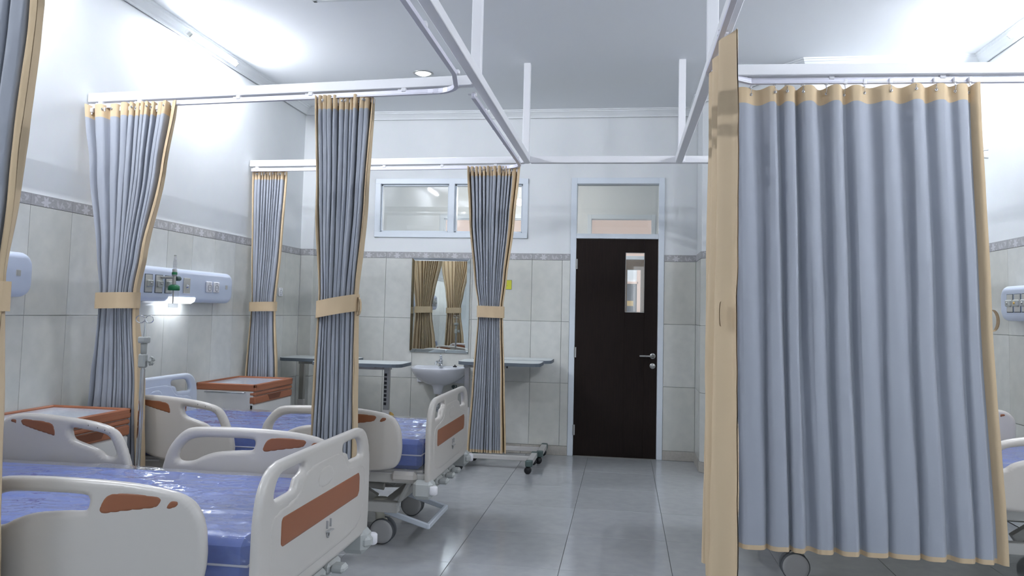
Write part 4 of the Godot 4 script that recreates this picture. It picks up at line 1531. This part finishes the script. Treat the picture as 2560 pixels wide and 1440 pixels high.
func console_unit(label: String, wall_x: float, z0: float, z1: float, face: float, lit: bool) -> Node3D:
	# bed-head supply panel on a side wall; face is +1 when it looks towards +x. z1 is the nearer end
	var zc := (z0 + z1) * 0.5
	var t := thing("bed_head_panel", label, "wall panel", Vector3(wall_x, 1.51, zc), 0.0, "bed-head supply panels on the side walls")
	var hl := (z1 - z0) * 0.5
	var basis := Basis(Vector3(0, 0, -face), Vector3.UP, Vector3(face, 0, 0))
	var body := plate(rounded_rect(-hl, -0.118, hl, 0.118, 0.075, 8), [], 0.055, 0.034, 0.012, Transform3D(basis, Vector3(face * 0.05, 0, 0)))
	put("casing", body, M.console, t)
	var seam := mb()
	box(seam, Vector3(face * 0.1015, -0.068, 0), Vector3(0.0015, 0.004, hl * 1.88), 0.0)
	obj("seam", seam, M.table_edge, t)
	var fx := face * 0.1055
	# local z of an outlet seen at world z is given by the caller below; right end first
	var plate_at := func(called: String, z: float, y: float, w: float, h: float, m: Material, d := 0.008) -> MeshInstance3D:
		var st := mb()
		box(st, Vector3(fx + face * d * 0.5 - face * 0.001, y, z), Vector3(d, h, w), 0.003)
		return obj(called, st, m, t)
	for k in 3:
		var z := hl * -1.0 + 1.14 - k * 0.115 if face > 0 else -hl + 0.16 + k * 0.10
		var st := mb()
		box(st, Vector3(fx + face * 0.002, 0.0, z), Vector3(0.007, 0.115, 0.075), 0.002)
		var op := obj("gas_outlet", st, M.plate_steel, t)
		st = mb()
		box(st, Vector3(fx + face * 0.012, 0.0, z), Vector3(0.022, 0.045, 0.06), 0.006)
		obj("outlet_block", st, M.grey_plastic, op)
		st = mb()
		lathe(st, [Vector2(0, 0), Vector2(0.009, 0), Vector2(0.007, 0.006), Vector2(0, 0.006)], 14, Transform3D(Basis(Vector3.BACK, -PI / 2 * face), Vector3(fx + face * 0.022, 0.0, z)))
		obj("outlet_port", st, M.label_yellow if k == 1 and face < 0 else M.steel, op)
		st = mb()
		for e in [[0.0, 0.06, 0.084, 0.004], [0.0, -0.06, 0.084, 0.004], [0.04, 0.0, 0.004, 0.124], [-0.04, 0.0, 0.004, 0.124]]:
			box(st, Vector3(fx + face * 0.001, e[1], z + e[0]), Vector3(0.006, e[3], e[2]), 0.001)
		obj("outlet_frame", st, M.table_edge, op)
	var bz := -hl + 0.685 if face > 0 else hl - 0.6
	var bp: MeshInstance3D = plate_at.call("switch_plate", bz, 0.0, 0.082, 0.112, M.plate_steel)
	var s2 := mb()
	lathe(s2, [Vector2(0, 0), Vector2(0.015, 0), Vector2(0.015, 0.004), Vector2(0.011, 0.005), Vector2(0.010, 0.012), Vector2(0, 0.014)], 18, Transform3D(Basis(Vector3.BACK, -PI / 2 * face), Vector3(fx + face * 0.006, -0.005, bz)))
	obj("push_button", s2, M.chrome, bp)
	for k in 2:
		var z := (-hl + 0.385 - k * 0.103) if face > 0 else hl - 0.385 + k * 0.103
		socket_on(t, Vector3(fx, 0.002, z), face)
	plate_at.call("call_plate", -hl + 0.115 if face > 0 else hl - 0.115, 0.008, 0.032, 0.032, M.plate_steel, 0.003)
	# reading lamp in the lower edge
	var lz := -hl + 0.73 if face > 0 else hl - 0.73
	s2 = mb()
	var pts := PackedVector2Array([Vector2(0.085, -0.075), Vector2(0.108, -0.085), Vector2(0.10, -0.112), Vector2(0.07, -0.128), Vector2(0.03, -0.125), Vector2(0.03, -0.09)])
	prism(s2, pts, -0.17, 0.17, Transform3D(Basis(Vector3(face, 0, 0), Vector3.UP, Vector3(0, 0, face)), Vector3(0, 0, lz)))
	obj("reading_light", s2, M.reading if lit else M.clear_plastic, t)
	if lit:
		area_light("reading_light", Vector3(wall_x + face * 0.06, 1.372, zc + lz), Vector3(-0.25 * face, -1, 0), Vector2(0.3, 0.06), 0.03, c8(235, 243, 255))
	return t

func socket_on(t: Node3D, p: Vector3, face: float) -> void:
	var st := mb()
	box(st, p + Vector3(face * 0.006, 0, 0), Vector3(0.012, 0.082, 0.082), 0.005)
	var so := obj("socket", st, M.plastic_white, t)
	st = mb()
	var xf := Transform3D(Basis(Vector3.BACK, -PI / 2 * face), p + Vector3(face * 0.012, -0.006, 0))
	lathe(st, [Vector2(0.027, 0.0), Vector2(0.025, 0.002), Vector2(0.0215, 0.002), Vector2(0.020, -0.002), Vector2(0, -0.002)], 22, xf)
	obj("socket_well", st, M.socket_hole, so)
	st = mb()
	for dz in [-0.0095, 0.0095]:
		lathe(st, [Vector2(0, 0.0), Vector2(0.0026, 0.0), Vector2(0.0026, 0.001), Vector2(0, 0.001)], 8, Transform3D(Basis(Vector3.BACK, -PI / 2 * face), p + Vector3(face * 0.0122, -0.006, dz)))
	for k in 5:
		box(st, p + Vector3(face * 0.0122, 0.03, -0.012 + k * 0.006), Vector3(0.0006, 0.004, 0.0035), 0.0)
	obj("socket_holes", st, M.table_edge, so)

func flowmeter() -> void:
	# oxygen flowmeter and humidifier plugged into the lit panel
	var x := XL + 0.20
	var z := -4.905
	var t := thing("oxygen_flowmeter", "green-capped oxygen flowmeter with clear bottle plugged into the lit wall panel", "flowmeter", Vector3(x, 1.35, z))
	var st := mb()
	lathe(st, [Vector2(0, 0.262), Vector2(0.012, 0.262), Vector2(0.0135, 0.30), Vector2(0.009, 0.345), Vector2(0.008, 0.352), Vector2(0, 0.354)], 16)
	obj("flow_tube", st, pane(0.3, c8(225, 228, 238)), t)
	st = mb()
	for k in 6:
		lathe(st, [Vector2(0.0138 - k * 0.0006, 0.282 + k * 0.009), Vector2(0.0141 - k * 0.0006, 0.2835 + k * 0.009)], 14)
	lathe(st, [Vector2(0, 0.352), Vector2(0.009, 0.352), Vector2(0.009, 0.358), Vector2(0, 0.359)], 12)
	obj("scale_marks", st, M.grey_plastic, t)
	st = mb()
	lathe(st, [Vector2(0, 0.216), Vector2(0.015, 0.216), Vector2(0.017, 0.225), Vector2(0.015, 0.233), Vector2(0.016, 0.262), Vector2(0, 0.262)], 18)
	rod(st, Vector3(-0.092, 0.205, 0.01), Vector3(0, 0.205, 0), 0.009, 12)
	rod(st, Vector3(0, 0.14, 0), Vector3(0, 0.22, 0), 0.012, 14)
	rod(st, Vector3(0, 0.03, 0.004), Vector3(0, 0.14, 0.004), 0.005, 10)
	obj("stem", st, M.steel, t)
	st = mb()
	lathe(st, [Vector2(0, 0.225), Vector2(0.017, 0.225), Vector2(0.018, 0.23), Vector2(0.018, 0.24), Vector2(0.015, 0.244), Vector2(0, 0.244)], 18)
	obj("collar", st, M.green, t)
	st = mb()
	lathe(st, [Vector2(0, 0.0), Vector2(0.014, 0.0), Vector2(0.0165, 0.006), Vector2(0.0165, 0.04), Vector2(0.014, 0.046), Vector2(0, 0.046)], 16, Transform3D(Basis(Vector3.RIGHT, -PI / 2) , Vector3(0.004, 0.2, -0.012)))
	obj("control_knob", st, M.dark_green, t)
	st = mb()
	lathe(st, [Vector2(0, 0.118), Vector2(0.036, 0.118), Vector2(0.039, 0.124), Vector2(0.037, 0.144), Vector2(0.03, 0.152), Vector2(0.018, 0.158), Vector2(0, 0.158)], 24)
	rod(st, Vector3(0.0, 0.146, -0.03), Vector3(0.004, 0.147, -0.058), 0.004, 8)
	obj("bottle_cap", st, M.green, t)
	st = mb()
	lathe(st, [Vector2(0.033, 0.118), Vector2(0.033, 0.02), Vector2(0.030, 0.004), Vector2(0, 0.002)], 24)
	obj("bottle", st, pane(0.12, c8(230, 236, 244)), t)
	st = mb()
	lathe(st, [Vector2(0, 0.0), Vector2(0.031, 0.0), Vector2(0.032, 0.004), Vector2(0.032, 0.03), Vector2(0, 0.031)], 20)
	obj("bottle_base", st, pane(0.3, c8(206, 212, 222)), t)

func drip_stand() -> void:
	var t := thing("drip_stand", "chrome drip stand with two hook rings in front of a tied curtain", "drip stand", Vector3(-2.492, 0, -3.80))
	var st := mb()
	rod(st, Vector3(0, 0.06, 0), Vector3(0, 1.03, 0), 0.0125, 16)
	rod(st, Vector3(0, 1.0, 0), Vector3(0, 1.16, 0), 0.0095, 14)
	obj("pole", st, M.chrome, t)
	st = mb()
	for s in [-1, 1]:
		var pts := [Vector3(0.006 * s, 1.16, 0), Vector3(0.002 * s, 1.275, 0.0)]
		for i in 16:
			var a := TAU * (i / 15.0) * 0.93
			pts.append(Vector3(s * (0.026 - 0.024 * cos(a)), 1.292 + 0.019 * sin(a) * -1.0 + 0.0, 0.006 * sin(a * 0.5)))
		tube(st, pts, 0.0026, 8)
	obj("hook_ring", st, M.chrome, t)
	st = mb()
	lathe(st, [Vector2(0, 1.165), Vector2(0.03, 1.168), Vector2(0.034, 1.176), Vector2(0.034, 1.196), Vector2(0.03, 1.2), Vector2(0, 1.2)], 6, Transform3D.IDENTITY, false)
	lathe(st, [Vector2(0, 1.11), Vector2(0.015, 1.11), Vector2(0.017, 1.165), Vector2(0, 1.166)], 14)
	obj("collar", st, M.grey_plastic, t)
	st = mb()
	box(st, Vector3(-0.002, 1.075, 0), Vector3(0.04, 0.075, 0.036), 0.008)
	rod(st, Vector3(0.015, 1.075, 0.0), Vector3(0.045, 1.075, 0.0), 0.006, 10)
	for k in 5:
		var a := TAU * k / 5.0
		rod(st, Vector3(0.034, 1.075, 0), Vector3(0.05, 1.075 + 0.022 * cos(a), 0.022 * sin(a)), 0.009, 8)
	obj("clamp", st, M.grey_plastic, t)
	st = mb()
	lathe(st, [Vector2(0, 0.05), Vector2(0.04, 0.05), Vector2(0.045, 0.06), Vector2(0.03, 0.085), Vector2(0, 0.09)], 18)
	for k in 5:
		var a := TAU * k / 5.0 + 0.3
		bar(st, Vector3(0, 0.066, 0), Vector3(0.2 * cos(a), 0.055, 0.2 * sin(a)), 0.026, 0.018, 0.004)
		lathe(st, [Vector2(0, -0.012), Vector2(0.02, -0.012), Vector2(0.0235, -0.008), Vector2(0.0235, 0.008), Vector2(0.02, 0.012), Vector2(0, 0.012)], 14, Transform3D(Basis(Vector3.UP, a) * Basis(Vector3.RIGHT, PI / 2), Vector3(0.19 * cos(a), 0.0235, 0.19 * sin(a))))
	obj("base", st, M.steel, t)

func mirror() -> void:
	var t := thing("wall_mirror", "tall mirror with slanted silvery edges on the far wall above the washbasin", "mirror", Vector3(-1.832, 1.43, ZF + 0.004))
	var hx := 0.3
	var hy := 0.474
	var bv := 0.03
	var st := mb()
	span(st, Vector3(-hx, -hy, 0.0), Vector3(hx, hy, 0.012), 0.0)
	obj("backing", st, M.table_steel, t)
	st = mb()
	span(st, Vector3(-hx + bv, -hy + bv, 0.012), Vector3(hx - bv, hy - bv, 0.018), 0.0)
	obj("glass", st, M.mirror, t)
	st = mb()
	var o := [Vector3(-hx, -hy, 0.0125), Vector3(hx, -hy, 0.0125), Vector3(hx, hy, 0.0125), Vector3(-hx, hy, 0.0125)]
	var i := [Vector3(-hx + bv, -hy + bv, 0.018), Vector3(hx - bv, -hy + bv, 0.018), Vector3(hx - bv, hy - bv, 0.018), Vector3(-hx + bv, hy - bv, 0.018)]
	for k in 4:
		quad(st, o[k], o[(k + 1) % 4], i[(k + 1) % 4], i[k], Vector3(0, 0, -1))
	obj("bevel", st, M.mirror, t)

func washbasin() -> void:
	var t := thing("washbasin", "white wall-hung washbasin with a chrome lever tap under the mirror", "washbasin", Vector3(-1.79, 0.0, ZF))
	# outline of the rim seen from above: straight at the wall, bowed in front
	var plan := []
	for k in 37:
		var a := PI * k / 36.0
		plan.append(Vector2(0.275 * signf(cos(a)) * pow(absf(cos(a)), 0.72), 0.44 * pow(sin(a), 0.62)))
	var rings := []
	# outer shell from the drain stub up to the rim, over the rim and down into the bowl: [scale x, scale z, z shift, y]
	for e in [[0.14, 0.10, 0.13, 0.635], [0.30, 0.24, 0.10, 0.645], [0.52, 0.46, 0.07, 0.668], [0.72, 0.68, 0.045, 0.702], [0.87, 0.85, 0.02, 0.742], [0.96, 0.955, 0.006, 0.785], [0.995, 0.995, 0.0, 0.812], [1.0, 1.0, 0.0, 0.82], [0.985, 0.985, 0.003, 0.826], [0.94, 0.94, 0.015, 0.822], [0.88, 0.76, 0.085, 0.806], [0.8, 0.68, 0.10, 0.765], [0.62, 0.52, 0.12, 0.715], [0.36, 0.3, 0.15, 0.69], [0.06, 0.05, 0.2, 0.682]]:
		var ring := []
		for p in plan:
			ring.append(Vector3(p.x * e[0], e[3], p.y * e[1] + e[2]))
		rings.append(ring)
	var st := mb()
	st.set_smooth_group(0)
	for r in rings.size() - 1:
		for k in 37:
			var k2 := (k + 1) % 37
			var c := Vector3(0, 0.735, 0.2) if r < 8 else Vector3(0, 0.0, 0.2)
			quad(st, rings[r][k], rings[r][k2], rings[r + 1][k2], rings[r + 1][k], c)
	span(st, Vector3(-0.25, 0.66, 0.0), Vector3(0.25, 0.825, 0.03), 0.004)
	lathe(st, [Vector2(0.0, 0.565), Vector2(0.042, 0.565), Vector2(0.045, 0.60), Vector2(0.055, 0.635), Vector2(0.075, 0.66)], 20, Transform3D(Basis.IDENTITY, Vector3(0.0, 0, 0.17)))
	obj("bowl", st, M.ceramic, t)
	st = mb()
	lathe(st, [Vector2(0, 0), Vector2(0.007, 0), Vector2(0.007, 0.002), Vector2(0, 0.002)], 12, Transform3D(Basis(Vector3.RIGHT, PI / 2), Vector3(0.0, 0.775, 0.11)))
	obj("overflow_hole", st, M.black, t)
	st = mb()
	var tx := -0.012
	lathe(st, [Vector2(0, 0.82), Vector2(0.024, 0.82), Vector2(0.024, 0.826), Vector2(0.02, 0.83), Vector2(0.019, 0.868), Vector2(0.022, 0.88), Vector2(0.018, 0.894), Vector2(0, 0.896)], 18, Transform3D(Basis.IDENTITY, Vector3(tx + 0.01, 0, 0.07)))
	tube(st, [Vector3(tx + 0.01, 0.855, 0.075), Vector3(tx, 0.868, 0.11), Vector3(tx - 0.012, 0.872, 0.155), Vector3(tx - 0.016, 0.862, 0.175)], 0.0125, 12)
	rod(st, Vector3(tx - 0.016, 0.866, 0.168), Vector3(tx - 0.017, 0.846, 0.176), 0.011, 12)
	tube(st, [Vector3(tx + 0.01, 0.892, 0.066), Vector3(tx + 0.014, 0.908, 0.075), Vector3(tx + 0.018, 0.926, 0.105), Vector3(tx + 0.02, 0.934, 0.13)], 0.009, 10, Vector2(1.3, 0.6))
	obj("tap", st, M.chrome, t)
	st = mb()
	var px := 0.0
	var pz := 0.17
	rod(st, Vector3(px, 0.565, pz), Vector3(px, 0.535, pz), 0.028, 16)
	rod(st, Vector3(px, 0.54, pz), Vector3(px, 0.42, pz), 0.0165, 16)
	for y in [0.522, 0.488, 0.44]:
		lathe(st, [Vector2(0, -0.009), Vector2(0.022, -0.009), Vector2(0.024, 0.0), Vector2(0.022, 0.009), Vector2(0, 0.009)], 16, Transform3D(Basis.IDENTITY, Vector3(px, y, pz)))
	tube(st, [Vector3(px, 0.43, pz), Vector3(px + 0.004, 0.40, pz), Vector3(px + 0.03, 0.375, pz - 0.02), Vector3(px + 0.07, 0.378, pz - 0.06), Vector3(px + 0.085, 0.42, pz - 0.09), Vector3(px + 0.09, 0.47, pz - 0.12), Vector3(px + 0.09, 0.485, 0.01)], 0.016, 12)
	lathe(st, [Vector2(0, 0), Vector2(0.04, 0), Vector2(0.04, 0.006), Vector2(0.03, 0.016), Vector2(0.018, 0.02), Vector2(0, 0.02)], 20, Transform3D(Basis(Vector3.RIGHT, PI / 2), Vector3(px + 0.09, 0.485, 0.0)))
	obj("drain_trap", st, M.chrome, t)
	st = mb()
	tube(st, [Vector3(0.12, 0.625, 0.0), Vector3(0.12, 0.622, 0.05), Vector3(0.14, 0.61, 0.1), Vector3(0.165, 0.615, 0.12), Vector3(0.175, 0.635, 0.12), Vector3(0.168, 0.65, 0.115)], 0.006, 8)
	rod(st, Vector3(0.12, 0.625, 0.0), Vector3(0.12, 0.624, 0.03), 0.016, 12)
	obj("supply_valve", st, M.cap_green, t)
	var s := thing("drain_stopper", "black rubber drain stopper lying on the rim of the washbasin", "stopper", Vector3(-1.642, 0.823, ZF + 0.10))
	st = mb()
	lathe(st, [Vector2(0, 0.0), Vector2(0.019, 0.0), Vector2(0.021, 0.004), Vector2(0.019, 0.011), Vector2(0.008, 0.013), Vector2(0.006, 0.02), Vector2(0.004, 0.024), Vector2(0, 0.025)], 16)
	obj("plug", st, M.black, s)

func fittings() -> void:
	mirror()
	washbasin()
	# yellow notice, half hidden by the curtain
	var t := thing("wall_notice", "small yellow notice on the far wall, peeping out behind the broad-edged curtain", "sign", Vector3(-1.155, 1.648, ZF))
	var st := mb()
	span(st, Vector3(-0.06, -0.047, 0.0), Vector3(0.045, 0.047, 0.002), 0.0)
	obj("sheet", st, M.black, t)
	st = mb()
	span(st, Vector3(-0.058, -0.045, 0.002), Vector3(0.043, 0.045, 0.0026), 0.0)
	obj("printed_face", st, M.yellow, t)
	st = mb()
	for p in [[-0.03, 0.004, 0.02, 0.006], [-0.012, 0.008, 0.006, 0.005], [-0.024, -0.014, 0.014, 0.005], [-0.03, -0.03, 0.02, 0.006], [-0.006, -0.012, 0.006, 0.004]]:
		span(st, Vector3(p[0], p[1], 0.0026), Vector3(p[0] + p[2], p[1] + p[3], 0.003), 0.0)
	obj("print", st, M.black, t)
	# twin wall socket near the far left corner
	for k in 2:
		var so := thing("wall_socket", "white wall socket near the far left corner, the one farther from the small tied curtain" if k == 0 else "white wall socket near the far left corner, beside the small tied curtain", "socket", Vector3(XL, 1.515, -6.985 + k * 0.125), 0.0, "wall sockets in the far left corner")
		socket_on(so, Vector3.ZERO, 1.0)
	# wall tube lamps on the cornice
	for e in [[-1.0, -5.42, "glaring tube lamp on the left cornice above the farther left bay"], [1.0, -5.22, "glaring tube lamp on the right cornice at the upper right corner"], [-1.0, -3.2, "tube lamp on the left cornice above the nearest bed, out of frame"], [-1.0, -1.0, "tube lamp on the left cornice beside the camera, out of frame"], [1.0, -3.0, "tube lamp on the right cornice above the empty bay, out of frame"], [1.0, -0.8, "tube lamp on the right cornice beside the camera, out of frame"]]:
		var sx: float = e[0]
		var x: float = (XL + 0.105) if sx < 0 else (XR - 0.105)
		var l := thing("tube_lamp", e[2], "lamp", Vector3(x, 3.318, e[1]), 0.0, "tube lamps on the cornices")
		var tilt := Basis(Vector3.BACK, PI / 4 * sx * -1.0)
		st = mb()
		box(st, tilt * Vector3(0, 0.012, 0), Vector3(0.045, 0.028, 0.70), 0.004, tilt)
		obj("batten", st, M.beam_white, l)
		for k in 2:
			st = mb()
			var z0 := -0.325 + 0.3255 * k
			rod(st, tilt * Vector3(0, -0.018, 0) + Vector3(0, 0, z0), tilt * Vector3(0, -0.018, 0) + Vector3(0, 0, z0 + 0.3245), 0.015, 14)
			obj("tube", st, M.lamp, l)
			for q in 2:
				var ol := OmniLight3D.new()
				ol.name = "tube_light"
				ol.light_energy = TUBE_E
				ol.light_color = c8(244, 247, 255)
				ol.light_size = 0.012
				ol.omni_range = 14.0
				ol.omni_attenuation = 2.0
				ol.shadow_enabled = true
				add_child(ol, true)
				ol.position = l.position + tilt * Vector3(0, -0.018, 0) + Vector3(0, 0, z0 + 0.085 + 0.155 * q)
		st = mb()
		for z in [-0.335, 0.335]:
			box(st, tilt * Vector3(0, -0.012, 0) + Vector3(0, 0, z), Vector3(0.036, 0.036, 0.02), 0.004, tilt)
		obj("end_cap", st, M.grey_plastic, l)
	# recessed ceiling spots
	for e in [[-1.73, -6.38, "round recessed ceiling spot glowing above the farther left bay's curtain rail"], [-1.73, -4.9 + 0.55, ""], [-1.73, -2.2, ""], [1.6, -2.2, ""], [-0.2, -1.0, ""]]:
		if e[2] == "":
			continue
		var d := thing("ceiling_spot", e[2], "lamp", Vector3(e[0], HC, e[1]))
		st = mb()
		lathe(st, [Vector2(0.068, 0.0), Vector2(0.085, 0.0), Vector2(0.088, -0.004), Vector2(0.082, -0.008), Vector2(0.07, -0.008), Vector2(0.066, -0.002)], 28)
		obj("ring", st, M.steel, d)
		st = mb()
		lathe(st, [Vector2(0, -0.022), Vector2(0.035, -0.018), Vector2(0.058, -0.008), Vector2(0.067, -0.001)], 24)
		obj("lens", st, M.spot, d)
		var s := SpotLight3D.new()
		s.name = "ceiling_spot_light"
		s.light_energy = SPOT_E
		s.light_color = c8(232, 242, 255)
		s.light_size = 0.06
		s.spot_angle = 70.0
		s.spot_range = 12.0
		s.spot_attenuation = 2.0
		s.shadow_enabled = true
		add_child(s, true)
		s.position = Vector3(e[0], HC - 0.06, e[1])
		s.rotation.x = -PI / 2
	# access hatch in the ceiling
	t = thing("ceiling_hatch", "square framed ceiling panel at the top border, left of the main beam", "ceiling panel", Vector3(-1.76, HC, -4.50))
	st = mb()
	for p in [[-0.3, -0.3, 0.3, -0.27], [-0.3, 0.27, 0.3, 0.3], [-0.3, -0.3, -0.27, 0.3], [0.27, -0.3, 0.3, 0.3]]:
		span(st, Vector3(p[0], -0.012, p[1]), Vector3(p[2], 0.0, p[3]), 0.003)
	obj("frame", st, M.table_top, t)
	st = mb()
	span(st, Vector3(-0.262, -0.006, -0.262), Vector3(0.262, 0.0, 0.262), 0.002)
	obj("lid", st, M.ceiling, t)
	# small hook on the right wall
	t = thing("wall_hook", "small dark hook high on the right wall beside the wide curtain's edge", "hook", Vector3(XR, 2.63, -6.17))
	st = mb()
	tube(st, [Vector3(0, 0.03, 0), Vector3(-0.03, 0.028, 0), Vector3(-0.045, 0.0, 0), Vector3(-0.03, -0.03, 0), Vector3(-0.0, -0.032, 0)], 0.006, 8)
	obj("loop", st, M.steel, t)
	# corridor: a ceiling lamp; across the yard a window of the next building
	t = thing("corridor_lamp", "bright pendant lamp in the corridor, seen through the window right of the broad-edged curtain", "lamp", Vector3(-1.27, 2.705, -9.3))
	st = mb()
	rod(st, Vector3(0, 0.03, 0), Vector3(0, 0.69, 0), 0.006, 8)
	lathe(st, [Vector2(0, 0.025), Vector2(0.03, 0.03), Vector2(0.03, 0.05), Vector2(0, 0.055)], 12)
	obj("stem", st, M.beam_white, t)
	st = mb()
	lathe(st, [Vector2(0, -0.04), Vector2(0.02, -0.036), Vector2(0.10, 0.018), Vector2(0.10, 0.026), Vector2(0, 0.03)], 20)
	obj("shade", st, glow(c8(255, 250, 240), 3.0), t)
	var ol := OmniLight3D.new()
	ol.name = "corridor_light"
	ol.light_energy = 0.9
	ol.light_color = c8(250, 246, 238)
	ol.light_size = 0.05
	ol.omni_range = 12.0
	ol.omni_attenuation = 2.0
	ol.shadow_enabled = true
	add_child(ol, true)
	ol.position = Vector3(-1.27, 2.71, -9.3)
	t = thing("yard_window", "bright window with a dark lower pane seen through the door's vision panel", "window", Vector3(0.12, 1.2, -14.0))
	st = mb()
	span(st, Vector3(-0.55, 0.77, 0.0), Vector3(0.10, 0.99, 0.02), 0.004)
	obj("upper_panel", st, M.white_out, t)
	st = mb()
	span(st, Vector3(-0.55, -0.9, 0.0), Vector3(0.10, 0.73, 0.02), 0.004)
	obj("lower_pane", st, M.dark_glass, t)
	st = mb()
	span(st, Vector3(-0.6, 0.73, 0.0), Vector3(0.12, 0.77, 0.05), 0.004)
	span(st, Vector3(0.10, -0.95, 0.0), Vector3(0.16, 1.0, 0.05), 0.004)
	obj("frame", st, M.pink, t)
	st = mb()
	span(st, Vector3(-0.2, 0.34, 0.02), Vector3(0.04, 0.43, 0.024), 0.0)
	obj("yellow_label", st, M.label_yellow, t)

func furniture() -> void:
	cabinet("white and brown bedside cabinet at the left border, behind the nearest bed's rail", Vector3(-2.985, 0, -3.76))
	cabinet("white and brown bedside cabinet with a towel bar in front of the small tied curtain", Vector3(-2.985, 0, -5.93))
	table("overbed table left of the washbasin, the lower one, on a notched column", -2.62, -1.83, -6.73, -6.30, 0.92, -2.0, true)
	table("overbed table in the far left corner behind the lower notched one", -3.14, -2.44, -7.24, -6.80, 0.912, -2.98, false)
	table("overbed table right of the washbasin with a bright column, the nearer of two", -1.44, -0.71, -7.14, -6.71, 0.936, -1.385, false)
	table("overbed table close against the far wall, behind the one with the bright column", -1.40, -0.66, -7.62, -7.19, 0.936, -1.345, false)
	console_unit("lit bed-head panel with sockets and a glowing reading light on the left wall", XL, -5.90, -4.58, 1.0, true)
	console_unit("unlit bed-head panel at the left border above the nearer cabinet", XL, -3.755, -2.45, 1.0, false)
	console_unit("bed-head panel with steel gas outlets at the right border", XR, -5.80, -4.5, -1.0, false)
	flowmeter()
	drip_stand()

func _ready() -> void:
	rng.seed = 20
	lights_and_camera()
	materials()
	room()
	frames()
	curtains()
	beds()
	furniture()
	fittings()
